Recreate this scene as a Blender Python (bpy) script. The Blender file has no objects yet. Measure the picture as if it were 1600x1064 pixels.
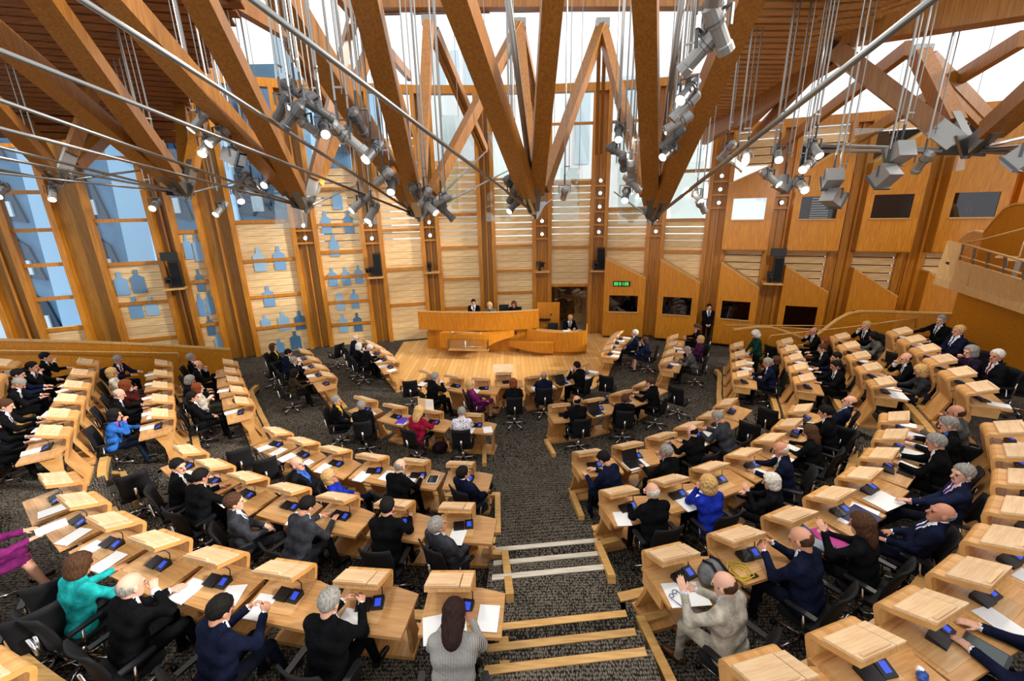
import bpy, bmesh, math, random
import numpy as np
from mathutils import Vector, Matrix
random.seed(7); np.random.seed(7)
SC = bpy.context.scene
COL = SC.collection
rad = math.radians
# ------------------------------------------------------------------ camera, sky, exposure
F_PX, CAM_H = 670.0, 5.6
dn = np.array([46., 2218., 670.]); dn /= np.linalg.norm(dn)
fw = np.array([0., 0., 1.]); yw = fw - dn*fw.dot(dn); yw /= np.linalg.norm(yw)
RM = np.array([np.cross(yw, -dn), yw, -dn])
cam_d = bpy.data.cameras.new('camera'); cam = bpy.data.objects.new('camera', cam_d); COL.objects.link(cam)
cam_d.sensor_width = 36.0; cam_d.lens = 36.0*F_PX/1600.0; cam_d.clip_end = 300; cam_d.clip_start = 0.05
m = Matrix.Identity(4)
for i in range(3):
    m[i][0] = RM[i][0]; m[i][1] = -RM[i][1]; m[i][2] = -RM[i][2]
m[2][3] = CAM_H
cam.matrix_world = m
SC.camera = cam
w = bpy.data.worlds.new('sky'); SC.world = w; w.use_nodes = True
bg = w.node_tree.nodes['Background']; bg.inputs[0].default_value = (0.97, 0.985, 1.0, 1); bg.inputs[1].default_value = 1.0
vs = SC.view_settings; vs.view_transform = 'Standard'; vs.look = 'None'; vs.gamma = 1.0; vs.use_curve_mapping = False
vs.exposure = 0.42
SC.cycles.use_denoising = True
SC.cycles.max_bounces = 6; SC.cycles.diffuse_bounces = 3; SC.cycles.glossy_bounces = 2; SC.cycles.transparent_max_bounces = 8
SC.cycles.sample_clamp_indirect = 4.0
def lamp(name, loc, target, energy, col=(1, .9, .76), size=.25, angle=70):
    l = bpy.data.lights.new(name, 'SPOT'); l.energy = energy; l.color = col; l.spot_size = rad(angle); l.spot_blend = .7; l.shadow_soft_size = size
    o = bpy.data.objects.new(name, l); COL.objects.link(o); o.location = loc
    o.rotation_euler = (Vector(target)-Vector(loc)).to_track_quat('-Z', 'Y').to_euler()
    return o
sun_d = bpy.data.lights.new('daylight', 'SUN'); sun_d.energy = 4.0; sun_d.angle = rad(7); sun_d.color = (1, .97, .93); sun = bpy.data.objects.new('daylight', sun_d); COL.objects.link(sun)
sun.rotation_euler = Vector((-.90, .16, -.42)).to_track_quat('-Z', 'Y').to_euler()
# beams of the chamber's own stage lights
for i, (a, b, e) in enumerate([
    ((-6.5, 6.5, 7.6), (-5.5, 8.5, 0) , 340), ((-3.2, 5.0, 8.2), (-2.5, 5.2, 1), 330), ((-2.5, 9.6, 6.6), (-2.2, 11.5, 0), 300),
    ((2.6, 4.6, 8.4), (3.0, 4.6, 1), 330), ((3.6, 7.2, 7.6), (4.0, 8.0, 0), 320), ((2.6, 9.6, 7.0), (1.0, 14.5, 0), 420),
    ((6.6, 9.2, 6.9), (8.5, 9.5, .8), 420), ((5.2, 10.2, 6.9), (6.5, 12.5, 0), 320), ((-8.8, 10.2, 6.6), (-9.0, 9.0, .8), 420),
    ((-5.4, 11.0, 6.4), (-5.0, 13.5, 0), 320), ((0.3, 10.6, 6.6), (-1.2, 17.4, 1.2), 620), ((-4.5, 11.5, 6.4), (-6.5, 18.5, 2.5), 420), ((4.2, 11.0, 6.4), (6.0, 18.5, 3.0), 420), ((7.5, 10.0, 6.6), (11.5, 16.5, 3.5), 420), ((7.8, 7.4, 6.9), (6.0, 5.0, 1), 270)]):
    lamp('stage_beam', a, b, e)
# ------------------------------------------------------------------ materials
def lin(h):
    c = [int(h[i:i+2], 16)/255 for i in (0, 2, 4)]
    return tuple(x/12.92 if x <= .04045 else ((x+.055)/1.055)**2.4 for x in c)+(1,)
MATS = {}
def pmat(name, hexc, rough=.5, metal=0., emit=None, es=0., spec=.5):
    if name in MATS: return MATS[name]
    M = bpy.data.materials.new(name); M.use_nodes = True; b = M.node_tree.nodes['Principled BSDF']
    b.inputs['Base Color'].default_value = lin(hexc); b.inputs['Roughness'].default_value = rough; b.inputs['Metallic'].default_value = metal
    b.inputs['Specular IOR Level'].default_value = spec
    if emit: b.inputs['Emission Color'].default_value = lin(emit); b.inputs['Emission Strength'].default_value = es
    MATS[name] = M; return M
def ramp2(nt, src, c0, c1, p0=.35, p1=.65):
    r = nt.nodes.new('ShaderNodeValToRGB'); r.color_ramp.elements[0].position = p0; r.color_ramp.elements[1].position = p1
    r.color_ramp.elements[0].color = c0; r.color_ramp.elements[1].color = c1; nt.links.new(src, r.inputs[0]); return r.outputs[0]
def wood(name, dark, light, scale=(2, 22, 22), rough=.4, var=True):
    if name in MATS: return MATS[name]
    M = pmat(name, dark, rough); nt = M.node_tree; b = nt.nodes['Principled BSDF']
    tc = nt.nodes.new('ShaderNodeTexCoord'); mp = nt.nodes.new('ShaderNodeMapping'); mp.inputs['Scale'].default_value = scale
    no = nt.nodes.new('ShaderNodeTexNoise'); no.inputs['Scale'].default_value = 1.6; no.inputs['Detail'].default_value = 5; no.inputs['Distortion'].default_value = .4
    nt.links.new(tc.outputs['Object'], mp.inputs[0]); nt.links.new(mp.outputs[0], no.inputs[0])
    col = ramp2(nt, no.outputs[0], lin(dark), lin(light))
    if var:
        oi = nt.nodes.new('ShaderNodeObjectInfo'); hs = nt.nodes.new('ShaderNodeHueSaturation'); mr = nt.nodes.new('ShaderNodeMapRange')
        mr.inputs[3].default_value = .9; mr.inputs[4].default_value = 1.1; nt.links.new(oi.outputs['Random'], mr.inputs[0]); nt.links.new(mr.outputs[0], hs.inputs['Value'])
        nt.links.new(col, hs.inputs['Color']); col = hs.outputs[0]
    nt.links.new(col, b.inputs['Base Color'])
    bp = nt.nodes.new('ShaderNodeBump'); bp.inputs['Strength'].default_value = .06; nt.links.new(no.outputs[0], bp.inputs['Height']); nt.links.new(bp.outputs[0], b.inputs['Normal'])
    return M
OAK = wood('oak_panel', 'b06a10', 'ca841a', (22, 22, 1.6), .38)
OAKH = wood('oak_panel_horizontal', 'aa6610', 'c47f1a', (1.6, 22, 22), .38)
POST = wood('oak_post', 'a4640f', 'c47f1c', (22, 22, 1.2), .42)
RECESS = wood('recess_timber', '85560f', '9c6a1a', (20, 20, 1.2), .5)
BEAM = wood('beam_oak', '8a5418', 'a66d28', (16, 16, 1.2), .36)
BEAM.node_tree.nodes['Principled BSDF'].inputs['Specular IOR Level'].default_value = .6
PLY = wood('bent_ply', 'bd8444', 'd2a063', (14, 2, 2), .35)
LID = wood('lid_beech', 'd8b083', 'e6c69c', (2.5, 26, 26), .38)
TOP = wood('desktop_oak', 'b4814a', 'c99862', (2, 24, 24), .3)
INLAY = wood('inlay_oak', 'c1935c', 'd3a873', (2, 24, 24), .28)
SLAT = wood('slat_sycamore', 'cfa973', 'e8cb9a', (1.0, 14, 14), .5)
KERB = wood('kerb_oak', 'b98948', 'd2a767', (2, 20, 20), .4)
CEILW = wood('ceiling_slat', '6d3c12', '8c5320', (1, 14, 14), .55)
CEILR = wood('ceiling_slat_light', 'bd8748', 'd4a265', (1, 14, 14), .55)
PALE = wood('pale_gallery', 'd3a76a', 'e2bd86', (14, 14, 2), .4)
STEEL = pmat('brushed_steel', '9c9a96', .32, .9)
STEELW = pmat('white_steel', 'd8d6d0', .4, .3)
DSTEEL = pmat('dark_steel', '4b4a49', .45, .6)
CHROME = pmat('chrome', 'c9c9cb', .15, 1.0)
BLACK = pmat('black_fabric', '121214', .75, spec=.25)
BLACKP = pmat('black_plastic', '101013', .4)
LAMPG = pmat('lamp_grey', '9b9996', .35, .4)
LAMPD = pmat('lamp_dark', '5c5b5b', .45, .3)
PAPER = pmat('paper', 'eeeeec', .6)
GLOW = pmat('lamp_glow', 'ffffff', .3, 0, 'fff3e0', 9.0)
LENS = pmat('lens_glass', '8d949c', .08, .3)
SCREEN = pmat('console_screen', '1b2f8f', .25, 0, '3a5be8', .55)
BLUEGL = pmat('blue_pane', '6f9cc2', .12, .0, spec=.8)
DARKGL = pmat('dark_window', '0d0d12', .08, 0, spec=.7)
def carpet():
    M = pmat('carpet', '55524a', .95, spec=.1); nt = M.node_tree; b = nt.nodes['Principled BSDF']
    tc = nt.nodes.new('ShaderNodeTexCoord'); mp = nt.nodes.new('ShaderNodeMapping'); mp.inputs['Scale'].default_value = (1, .42, 1)
    vo = nt.nodes.new('ShaderNodeTexVoronoi'); vo.inputs['Scale'].default_value = 58; vo.inputs['Randomness'].default_value = .55
    nt.links.new(tc.outputs['Object'], mp.inputs[0]); nt.links.new(mp.outputs[0], vo.inputs[0])
    c1 = ramp2(nt, vo.outputs['Distance'], lin('80776a'), lin('1d1a18'), .2, .6)
    no = nt.nodes.new('ShaderNodeTexNoise'); no.inputs['Scale'].default_value = 3.0; nt.links.new(tc.outputs['Object'], no.inputs[0])
    mx = nt.nodes.new('ShaderNodeMix'); mx.data_type = 'RGBA'; mx.blend_type = 'MULTIPLY'; mx.inputs[0].default_value = .5
    nt.links.new(c1, mx.inputs[6]); nt.links.new(ramp2(nt, no.outputs[0], (.55, .52, .48, 1), (1, .98, .94, 1)), mx.inputs[7])
    nt.links.new(mx.outputs[2], b.inputs['Base Color']); return M
CARPET = carpet()
def planks():
    M = pmat('stage_planks', 'c8954f', .28); nt = M.node_tree; b = nt.nodes['Principled BSDF']
    tc = nt.nodes.new('ShaderNodeTexCoord'); mp = nt.nodes.new('ShaderNodeMapping'); mp.inputs['Rotation'].default_value = (0, 0, rad(90))
    br = nt.nodes.new('ShaderNodeTexBrick'); br.inputs['Scale'].default_value = 1.0; br.inputs['Brick Width'].default_value = 1.9; br.inputs['Row Height'].default_value = .16; br.inputs['Mortar Size'].default_value = .004
    br.inputs['Color1'].default_value = lin('dfb06e'); br.inputs['Color2'].default_value = lin('cb9853'); br.inputs['Mortar'].default_value = lin('8a5f2c')
    nt.links.new(tc.outputs['Object'], mp.inputs[0]); nt.links.new(mp.outputs[0], br.inputs[0]); nt.links.new(br.outputs[0], b.inputs['Base Color']); return M
STAGE = planks(); STAGE.node_tree.nodes['Principled BSDF'].inputs['Roughness'].default_value = .22
def glassy(name, tint, alpha):
    M = bpy.data.materials.new(name); M.use_nodes = True; nt = M.node_tree; nt.nodes.clear()
    o = nt.nodes.new('ShaderNodeOutputMaterial'); t = nt.nodes.new('ShaderNodeBsdfTransparent'); g = nt.nodes.new('ShaderNodeBsdfGlossy'); x = nt.nodes.new('ShaderNodeMixShader')
    t.inputs[0].default_value = tint; g.inputs['Roughness'].default_value = .03; x.inputs[0].default_value = alpha
    nt.links.new(t.outputs[0], x.inputs[1]); nt.links.new(g.outputs[0], x.inputs[2]); nt.links.new(x.outputs[0], o.inputs[0]); return M
GLASS = glassy('clear_glass', (.96, .985, .98, 1), .06)
WGLASS = glassy('window_glass', (.80, .91, 1.0, 1), .05)
SHEET = glassy('acoustic_glass', (.90, .95, .94, 1), .10)
# ------------------------------------------------------------------ mesh helpers
class MB:
    def __init__(s): s.v = []; s.f = []; s.m = []
    def add(s, vs, fs, mi=0):
        o = len(s.v); s.v += [tuple(map(float, p)) for p in vs]; s.f += [tuple(i+o for i in f) for f in fs]; s.m += [mi]*len(fs); return s
    def box(s, x0, x1, y0, y1, z0, z1, mi=0):
        return s.add([(x0, y0, z0), (x1, y0, z0), (x1, y1, z0), (x0, y1, z0), (x0, y0, z1), (x1, y0, z1), (x1, y1, z1), (x0, y1, z1)],
                     [(0, 3, 2, 1), (4, 5, 6, 7), (0, 1, 5, 4), (1, 2, 6, 5), (2, 3, 7, 6), (3, 0, 4, 7)], mi)
    def bar(s, a, b, w, h=None, up=(0, 0, 1), mi=0):
        a = Vector(a); b = Vector(b); h = h or w; d = (b-a).normalized(); u = Vector(up)
        if abs(d.dot(u)) > .98: u = Vector((0, 1, 0))
        r = d.cross(u).normalized(); u = r.cross(d); r = r*(w/2); u = u*(h/2)
        return s.add([a-r-u, a+r-u, a+r+u, a-r+u, b-r-u, b+r-u, b+r+u, b-r+u], [(0, 3, 2, 1), (4, 5, 6, 7), (0, 1, 5, 4), (1, 2, 6, 5), (2, 3, 7, 6), (3, 0, 4, 7)], mi)
    def tube(s, pts, r, n=8, mi=0, caps=True):
        pts = [Vector(p) for p in pts]; rs = r if isinstance(r, (list, tuple)) else [r]*len(pts); vs = []; fs = []
        for i, p in enumerate(pts):
            d = (pts[min(i+1, len(pts)-1)]-pts[max(i-1, 0)]).normalized(); u = Vector((0, 0, 1)) if abs(d.z) < .9 else Vector((1, 0, 0))
            x = d.cross(u).normalized(); y = x.cross(d)
            for k in range(n):
                a = 2*math.pi*k/n; vs.append(p+x*math.cos(a)*rs[i]+y*math.sin(a)*rs[i])
        for i in range(len(pts)-1):
            for k in range(n):
                k2 = (k+1) % n; fs.append((i*n+k, i*n+k2, (i+1)*n+k2, (i+1)*n+k))
        if caps: fs.append(tuple(range(n-1, -1, -1))); fs.append(tuple((len(pts)-1)*n+k for k in range(n)))
        return s.add(vs, fs, mi)
    def prism(s, poly, x0, x1, axis='x', mi=0):     # poly in the other two axes
        n = len(poly)
        def q(a, b, c): return (c, a, b) if axis == 'x' else ((a, c, b) if axis == 'y' else (a, b, c))
        vs = [q(a, b, x0) for a, b in poly]+[q(a, b, x1) for a, b in poly]
        fs = [tuple(range(n-1, -1, -1)), tuple(range(n, 2*n))]+[(i, (i+1) % n, n+(i+1) % n, n+i) for i in range(n)]
        return s.add(vs, fs, mi)
    def ribbon(s, line, th, x0, x1, mi=0):            # thick bent board: line of (y,z), extruded along x
        up = [Vector((0, a, b)) for a, b in line]; lo = []
        for i, p in enumerate(up):
            d = (up[min(i+1, len(up)-1)]-up[max(i-1, 0)]).normalized(); lo.append(p+Vector((0, d.z, -d.y))*th)
        for i in range(len(up)-1):
            q = [up[i], up[i+1], lo[i+1], lo[i]]
            s.prism([(p.y, p.z) for p in q], x0, x1, 'x', mi)
        return s
    def sphere(s, c, r, nu=10, nv=6, mi=0, sc=(1, 1, 1)):
        vs = []; fs = []
        for j in range(nv+1):
            t = math.pi*j/nv
            for k in range(nu):
                a = 2*math.pi*k/nu; vs.append((c[0]+r*sc[0]*math.sin(t)*math.cos(a), c[1]+r*sc[1]*math.sin(t)*math.sin(a), c[2]+r*sc[2]*math.cos(t)))
        for j in range(nv):
            for k in range(nu):
                k2 = (k+1) % nu; fs.append((j*nu+k, (j+1)*nu+k, (j+1)*nu+k2, j*nu+k2))
        return s.add(vs, fs, mi)
    def mesh(s, name, mats, smooth=False):
        me = bpy.data.meshes.new(name); me.from_pydata(s.v, [], s.f); me.update()
        bm = bmesh.new(); bm.from_mesh(me); bmesh.ops.recalc_face_normals(bm, faces=bm.faces); bm.to_mesh(me); bm.free()
        for M in (mats if isinstance(mats, (list, tuple)) else [mats]): me.materials.append(M)
        if isinstance(mats, (list, tuple)) and len(mats) > 1 and len(me.polygons) == len(s.m): me.polygons.foreach_set('material_index', s.m)
        if smooth: me.polygons.foreach_set('use_smooth', [True]*len(me.polygons))
        return me
    def obj(s, name, mats, parent=None, smooth=False, **kw): return ob(name, s.mesh(name, mats, smooth), parent, **kw)
def ob(name, data, parent=None, label=None, cat=None, group=None, kind=None):
    o = bpy.data.objects.new(name, data); COL.objects.link(o)
    if parent: o.parent = parent
    tag(o, label, cat, group, kind); return o
def tag(o, label=None, cat=None, group=None, kind=None):
    if label: o['label'] = label
    if cat: o['category'] = cat
    if group: o['group'] = group
    if kind: o['kind'] = kind
    return o
def empty(name, loc=(0, 0, 0), rz=0, **kw):
    o = ob(name, None, **kw); o.location = loc; o.rotation_euler = (0, 0, rad(rz)); o.empty_display_size = .2; return o
def place(o, loc, rz=0): o.location = loc; o.rotation_euler = (0, 0, rad(rz)); return o
def copy_tree(o, parent=None):
    c = o.copy(); COL.objects.link(c); c.parent = parent
    for ch in o.children: copy_tree(ch, c)
    return c
ORD = ['first', 'second', 'third', 'fourth', 'fifth', 'sixth', 'seventh', 'eighth', 'ninth', 'tenth', 'eleventh', 'twelfth']
TZ = [0, .25, .55, .95, 1.4]
TIER = dict(L1=0, A=0, R1=0, L2=0, BL=0, BR=0, R2=0, X1=1, CL=1, CR=1, W1=1, X2=2, DL=2, DR=2, W2=2, X3=3, EL=3, ER=3, W3=3, X4=4, FL=4, FR=4, W4=4)

DESKS={
 'L1':[(-5.35, 15.34, -48.1), (-4.89, 14.78, -53.1), (-4.44, 14.13, -57.3), (-4.0, 13.38, -60.8)],
 'A':[(-2.55, 12.04, -30.8), (-1.73, 11.64, -21.2), (-0.92, 11.41, -9.6), (-0.27, 11.82, 3.4), (0.63, 11.51, 16.8), (1.37, 11.82, 29.0), (2.1, 12.32, 39.5)],
 'R1':[(4.09, 15.85, 59.1), (3.84, 15.37, 64.3), (3.57, 14.78, 68.0), (3.31, 14.06, 70.6)],
 'L2':[(-7.33, 14.4, -53.0), (-6.7, 13.57, -53.2), (-6.12, 12.78, -53.4), (-5.58, 12.05, -53.7)],
 'BL':[(-3.86, 10.23, -31.9), (-2.97, 9.76, -23.7), (-2.0, 9.42, -15.7), (-0.97, 9.2, -8.3)],
 'BR':[(1.14, 9.62, 11.1), (2.01, 9.88, 21.5), (2.84, 10.29, 31.6), (3.61, 10.87, 41.0)],
 'R2':[(5.99, 15.19, 67.7), (5.63, 14.32, 66.7), (5.26, 13.49, 65.7), (4.89, 12.7, 64.6)],
 'X1':[(-8.84, 12.64, -55.5), (-8.31, 11.88, -54.6), (-7.77, 11.14, -53.6), (-7.22, 10.41, -52.7), (-6.67, 9.7, -51.7)],
 'CL':[(-5.02, 8.12, -33.1), (-4.27, 7.68, -27.5), (-3.49, 7.33, -21.7), (-2.68, 7.05, -15.9), (-1.84, 6.86, -10.2), (-0.97, 6.74, -4.7)],
 'CR':[(1.38, 7.04, 12.8), (2.2, 7.27, 19.2), (2.96, 7.59, 25.8), (3.68, 7.99, 32.6), (4.35, 8.47, 39.4), (4.96, 9.04, 46.0)],
 'W1':[(7.39, 13.33, 64.7), (6.96, 12.42, 64.9), (6.56, 11.57, 65.1), (6.19, 10.77, 65.3)],
 'X2':[(-10.22, 11.83, -52.6), (-9.54, 10.94, -52.5), (-8.88, 10.08, -52.5), (-8.24, 9.25, -52.5), (-7.63, 8.46, -52.4)],
 'DL':[(-5.94, 6.91, -34.3), (-5.17, 6.43, -29.2), (-4.37, 6.03, -24.0), (-3.53, 5.7, -18.8), (-2.67, 5.45, -13.6), (-1.77, 5.28, -8.5), (-0.84, 5.18, -3.7)],
 'DR':[(1.57, 5.46, 14.3), (2.41, 5.71, 19.5), (3.2, 6.04, 25.0), (3.96, 6.43, 30.5), (4.67, 6.9, 36.0), (5.35, 7.44, 41.4), (5.98, 8.05, 46.6)],
 'W2':[(8.51, 12.67, 65.6), (8.16, 11.92, 65.4), (7.82, 11.17, 65.2), (7.47, 10.42, 64.9), (7.12, 9.67, 64.7)],
 'X3':[(-11.4, 10.87, -51.7), (-10.74, 10.03, -51.8), (-10.1, 9.22, -52.0), (-9.49, 8.44, -52.1), (-8.91, 7.69, -52.3), (-8.35, 6.97, -52.5)],
 'EL':[(-6.72, 5.47, -34.4), (-5.92, 4.97, -29.9), (-5.1, 4.54, -25.2), (-4.26, 4.19, -20.4), (-3.4, 3.91, -15.5), (-2.52, 3.7, -10.7), (-1.62, 3.57, -5.9), (-0.69, 3.51, -1.3)],
 'ER':[(1.72, 3.81, 14.3), (2.58, 4.07, 18.7), (3.4, 4.38, 23.4), (4.17, 4.76, 28.3), (4.9, 5.19, 33.3), (5.58, 5.68, 38.4), (6.22, 6.23, 43.4), (6.81, 6.84, 48.4)],
 'W3':[(9.46, 11.75, 66.1), (9.09, 10.93, 65.4), (8.71, 10.1, 64.7), (8.31, 9.27, 64.0), (7.9, 8.43, 63.3)],
 'X4':[(-12.05, 9.6, -54.8), (-11.45, 8.75, -54.8), (-10.85, 7.9, -54.8)],
 'FL':[(-4.05, 2.33, -21.2), (-3.2, 2.0, -21.2)],
 'FR':[(1.81, 2.23, 13.0), (2.61, 2.44, 17.4), (3.38, 2.72, 22.1), (4.12, 3.05, 26.9), (4.82, 3.45, 31.7), (5.48, 3.89, 36.6), (6.1, 4.4, 41.4), (6.69, 4.97, 46.1), (7.25, 5.59, 50.6)],
 'W4':[(10.1, 10.64, 66.0), (9.78, 9.93, 65.2), (9.45, 9.22, 64.5), (9.1, 8.5, 63.8), (8.74, 7.77, 63.1), (8.36, 7.04, 62.4)],
}
PEOPLE=[
 ('L1',0,-5.75,15.23,-48,'desk','navy','bald_w'),
 ('L1',1,-5.38,14.41,-53,'chinR','black','bob_w'),
 ('L1',2,-4.88,14.02,-57,'desk2','black','short_w'),
 ('L2',0,-8.35,14.34,-78,'lap','black_yellow','bob_br'),
 ('L2',1,-7.40,13.49,-53,'desk','navy','short_d'),
 ('L2',2,-6.91,12.83,-53,'chinR','black','short_g'),
 ('L2',3,-6.44,11.89,-54,'desk','olive','bob_d'),
 ('A',1,-2.14,11.05,-56,'chinR','black','short_g'),
 ('A',2,-1.14,10.68,-70,'reclR','purple','bob_bl'),
 ('A',3,0.01,10.70,3,'desk','black_f','bob_au'),
 ('A',4,0.86,11.07,2,'lap','navy','bald_g'),
 ('A',5,1.88,11.78,49,'chinL','black','short_d'),
 ('R1',1,4.48,15.00,74,'lap','navy','short_w'),
 ('R1',2,4.65,14.39,68,'chinR','navy_f','bob_br'),
 ('R2',0,7.00,15.66,68,'desk','black','short_br'),
 ('R2',1,6.52,14.20,82,'lap','plum','bob_bl'),
 ('R2',2,5.68,13.18,66,'desk2','grey','short_g'),
 ('BL',0,-4.37,9.73,-82,'lap','black_yellow','short_g'),
 ('BL',1,-3.61,9.33,11,'lap','black','short_g'),
 ('BL',2,-2.19,9.07,-26,'desk','crimson','long_bl'),
 ('BL',3,-1.20,9.03,2,'desk','pattern','short_g'),
 ('BR',0,1.52,9.41,11,'chinR','black','bald_d'),
 ('BR',1,2.70,9.47,-8,'reclR','black','short_br'),
 ('BR',3,3.59,10.42,51,'desk','black','short_br'),
 ('X1',0,-9.83,12.48,-66,'lap','black','short_g'),
 ('X1',1,-9.16,11.81,-55,'chinL','black','bald_br'),
 ('X1',2,-8.68,10.79,-54,'desk','black_f','bob_g'),
 ('X1',3,-7.99,10.12,-53,'cross','cream','bob_au'),
 ('X1',4,-7.61,9.41,-52,'lap','black','short_d'),
 ('CL',2,-3.79,6.56,-87,'reclR','black_blue','bald_d'),
 ('CL',3,-3.10,6.25,-66,'reclR','royal','bob_bl'),
 ('CL',4,-1.96,6.41,-25,'desk','black','bald_g'),
 ('CL',5,-0.85,6.19,-40,'reclR','navy','short_d'),
 ('CR',0,1.55,6.50,43,'desk2','navy','short_d'),
 ('CR',1,2.67,6.64,34,'chinR','black','short_g'),
 ('CR',2,3.45,7.41,26,'desk','black','bald_d'),
 ('CR',3,4.19,7.93,43,'desk2','charcoal','short_g'),
 ('W1',0,7.69,12.96,80,'standd','green','bob_w'),
 ('W1',2,6.97,11.00,65,'desk','navy','short_g'),
 ('W1',1,7.44,11.39,65,'lap','black_f','bob_br'),
 ('X2',0,-11.17,11.54,-83,'desk','navy_red','short_g'),
 ('X2',1,-10.49,10.58,-52,'lap','cream','bob_bl'),
 ('X2',2,-9.43,9.75,-52,'chinR','maroon','curly_au'),
 ('X2',3,-9.05,9.13,-52,'desk','black','bald_g'),
 ('X2',4,-8.23,8.08,-62,'chinR','blue','bob_d'),
 ('DL',1,-5.41,6.05,-54,'turnR','black','short_d'),
 ('DL',2,-4.84,5.75,-24,'desk','black','short_d'),
 ('DL',3,-3.89,5.06,-54,'lap','charcoal','short_br'),
 ('DL',4,-2.89,5.04,-29,'desk2','charcoal','short_d'),
 ('DL',5,-1.74,4.93,-8,'desk','black','short_d'),
 ('DL',6,-1.01,4.61,-39,'reclR','charcoal','short_g'),
 ('DR',0,1.94,5.18,14,'chinR','black','bald_w'),
 ('DR',1,2.83,5.40,20,'chinL','royal','curly_bl'),
 ('DR',2,3.79,5.45,50,'raise','black_f','bob_w'),
 ('DR',3,4.37,6.19,60,'desk','navy','bald_w'),
 ('DR',5,5.31,6.86,41,'desk','black_f','long_br'),
 ('DR',6,5.96,7.41,47,'desk','black','short_d'),
 ('DR',4,6.83,7.94,46,'reclL','navy','bald_br'),
 ('W2',0,9.57,13.05,81,'chinR','black','bald_br'),
 ('W2',1,9.25,12.02,65,'desk','black_f','bob_au'),
 ('W2',2,8.65,11.33,65,'desk','black','short_br'),
 ('W2',3,8.53,10.62,65,'desk','navy','short_d'),
 ('W2',4,8.03,9.97,75,'desk','black','short_d'),
 ('X3',0,-12.33,10.79,-52,'chinR','black','short_d'),
 ('X3',1,-11.81,9.98,-72,'chinR','black_red','short_d'),
 ('X3',2,-11.53,9.41,-52,'desk','navy','short_d'),
 ('X3',3,-11.04,8.96,-52,'desk2','black','short_g'),
 ('X3',4,-9.82,7.63,-52,'desk','black','short_br'),
 ('X3',5,-9.27,6.90,-52,'desk','black','short_d'),
 ('EL',1,-6.51,4.35,-40,'desk','purple','bob_br'),
 ('EL',3,-4.64,3.70,-20,'desk','teal','bob_br'),
 ('EL',4,-3.75,3.32,-26,'chinR','black','bald_g'),
 ('EL',5,-2.71,3.05,-26,'read','navy','short_d'),
 ('EL',6,-1.74,3.11,-16,'read','black','short_g'),
 ('EL',7,-0.58,3.02,-1,'desk2','knit','long_dbr'),
 ('ER',0,1.97,3.22,34,'raise','lightgrey','bald_br'),
 ('ER',1,3.02,3.72,34,'read','navy','bald_br'),
 ('ER',2,3.89,4.00,33,'raise','black_f','long_br'),
 ('ER',3,4.93,4.15,48,'reclL','navy','bald_g'),
 ('ER',5,5.82,4.80,53,'armL','navy_pink','short_g'),
 ('ER',6,6.25,5.61,43,'desk','black','short_g'),
 ('ER',7,6.98,6.16,48,'desk','black_blue','short_g'),
 ('ER',4,7.45,6.52,33,'chinR','grey','bald_br'),
 ('W3',0,10.34,12.04,86,'chinR','black','short_bl'),
 ('W3',1,9.99,11.30,65,'desk2','grey_f','bob_d'),
 ('W3',3,9.07,9.29,64,'chinR','black','bald_br'),
 ('W3',4,8.79,8.60,63,'desk','charcoal_f','curly_bl'),
 ('W4',0,11.34,10.93,86,'armR','black','short_g'),
 ('W4',1,10.64,9.78,80,'lap','navy','short_bl'),
 ('W4',3,9.63,8.50,74,'chinR','plum_d','bob_g'),
 ('W4',4,9.67,8.05,73,'armR','black_red','short_w'),
 ('FR',2,3.91,2.35,32,'desk','navy','short_g'),
 ('POD',0,-1.57,17.54,180,'chinR','black','short_d'),
 ('POD',0,-0.89,17.22,180,'chinL','grey_f','bob_bl'),
 ('POD',0,0.11,17.25,165,'desk','black_f','long_br'),
 ('CLK',0,2.43,17.26,185,'desk2','black','short_bl'),
 ('FLOOR',0,-9.99,17.85,190,'standb','navy_purple','short_d'),
 ('FLOOR',0,8.14,17.24,170,'standc','black','short_d'),
]
# ------------------------------------------------------------------ floor and tiers
C0 = np.array([.2, 14.5])
def rowcurve(names):
    pts = np.array([(x, y) for n in names for x, y, _ in DESKS[n]]); d = pts-C0
    ph = np.degrees(np.arctan2(d[:, 1], d[:, 0])); ph = np.where(ph > 90, ph-360, ph); r = np.hypot(d[:, 0], d[:, 1]); o = np.argsort(ph)
    return lambda a: np.interp(a, ph[o], r[o])
RK = [None, rowcurve(['X1', 'CL', 'CR', 'W1']), rowcurve(['X2', 'DL', 'DR', 'W2']), rowcurve(['X3', 'EL', 'ER', 'W3']), rowcurve(['X4', 'FL', 'FR', 'W4'])]
NOSE = .50
def disc(name, poly, z, mat_, **kw):
    mb = MB(); n = len(poly); mb.add([(x, y, z) for x, y in poly]+[(x, y, z-.3) for x, y in poly], [tuple(range(n)), tuple(range(2*n-1, n-1, -1))]+[(i, n+i, n+(i+1) % n, (i+1) % n) for i in range(n)])
    return mb.obj(name, mat_, **kw)
disc('floor', [(C0[0]+26*math.cos(a), C0[1]-2+26*math.sin(a)) for a in np.linspace(0, 2*math.pi, 64, endpoint=False)], 0, CARPET, kind='structure')
def edge(kind, k):   # angular limits of the blocks at tier k
    t = {'wl0': [-172, -171.5, -168.8, -165.2, -161], 'wl1': [-140, -141.2, -139.6, -137.2, -135], 'bl0': [-134, -132.8, -131.6, -129.8, -129], 'br1': [-44, -45.6, -45.6, -47.2, -49.4], 'wr0': [-33, -35.6, -38.0, -40.8, -44.6], 'wr1': [-5, -5.4, -9.2, -13.6, -18.4]}
    return t[kind][min(k, 4)]
def ang(x, r, sgn): return -90+math.degrees(math.asin((x-C0[0])/r))
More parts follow.
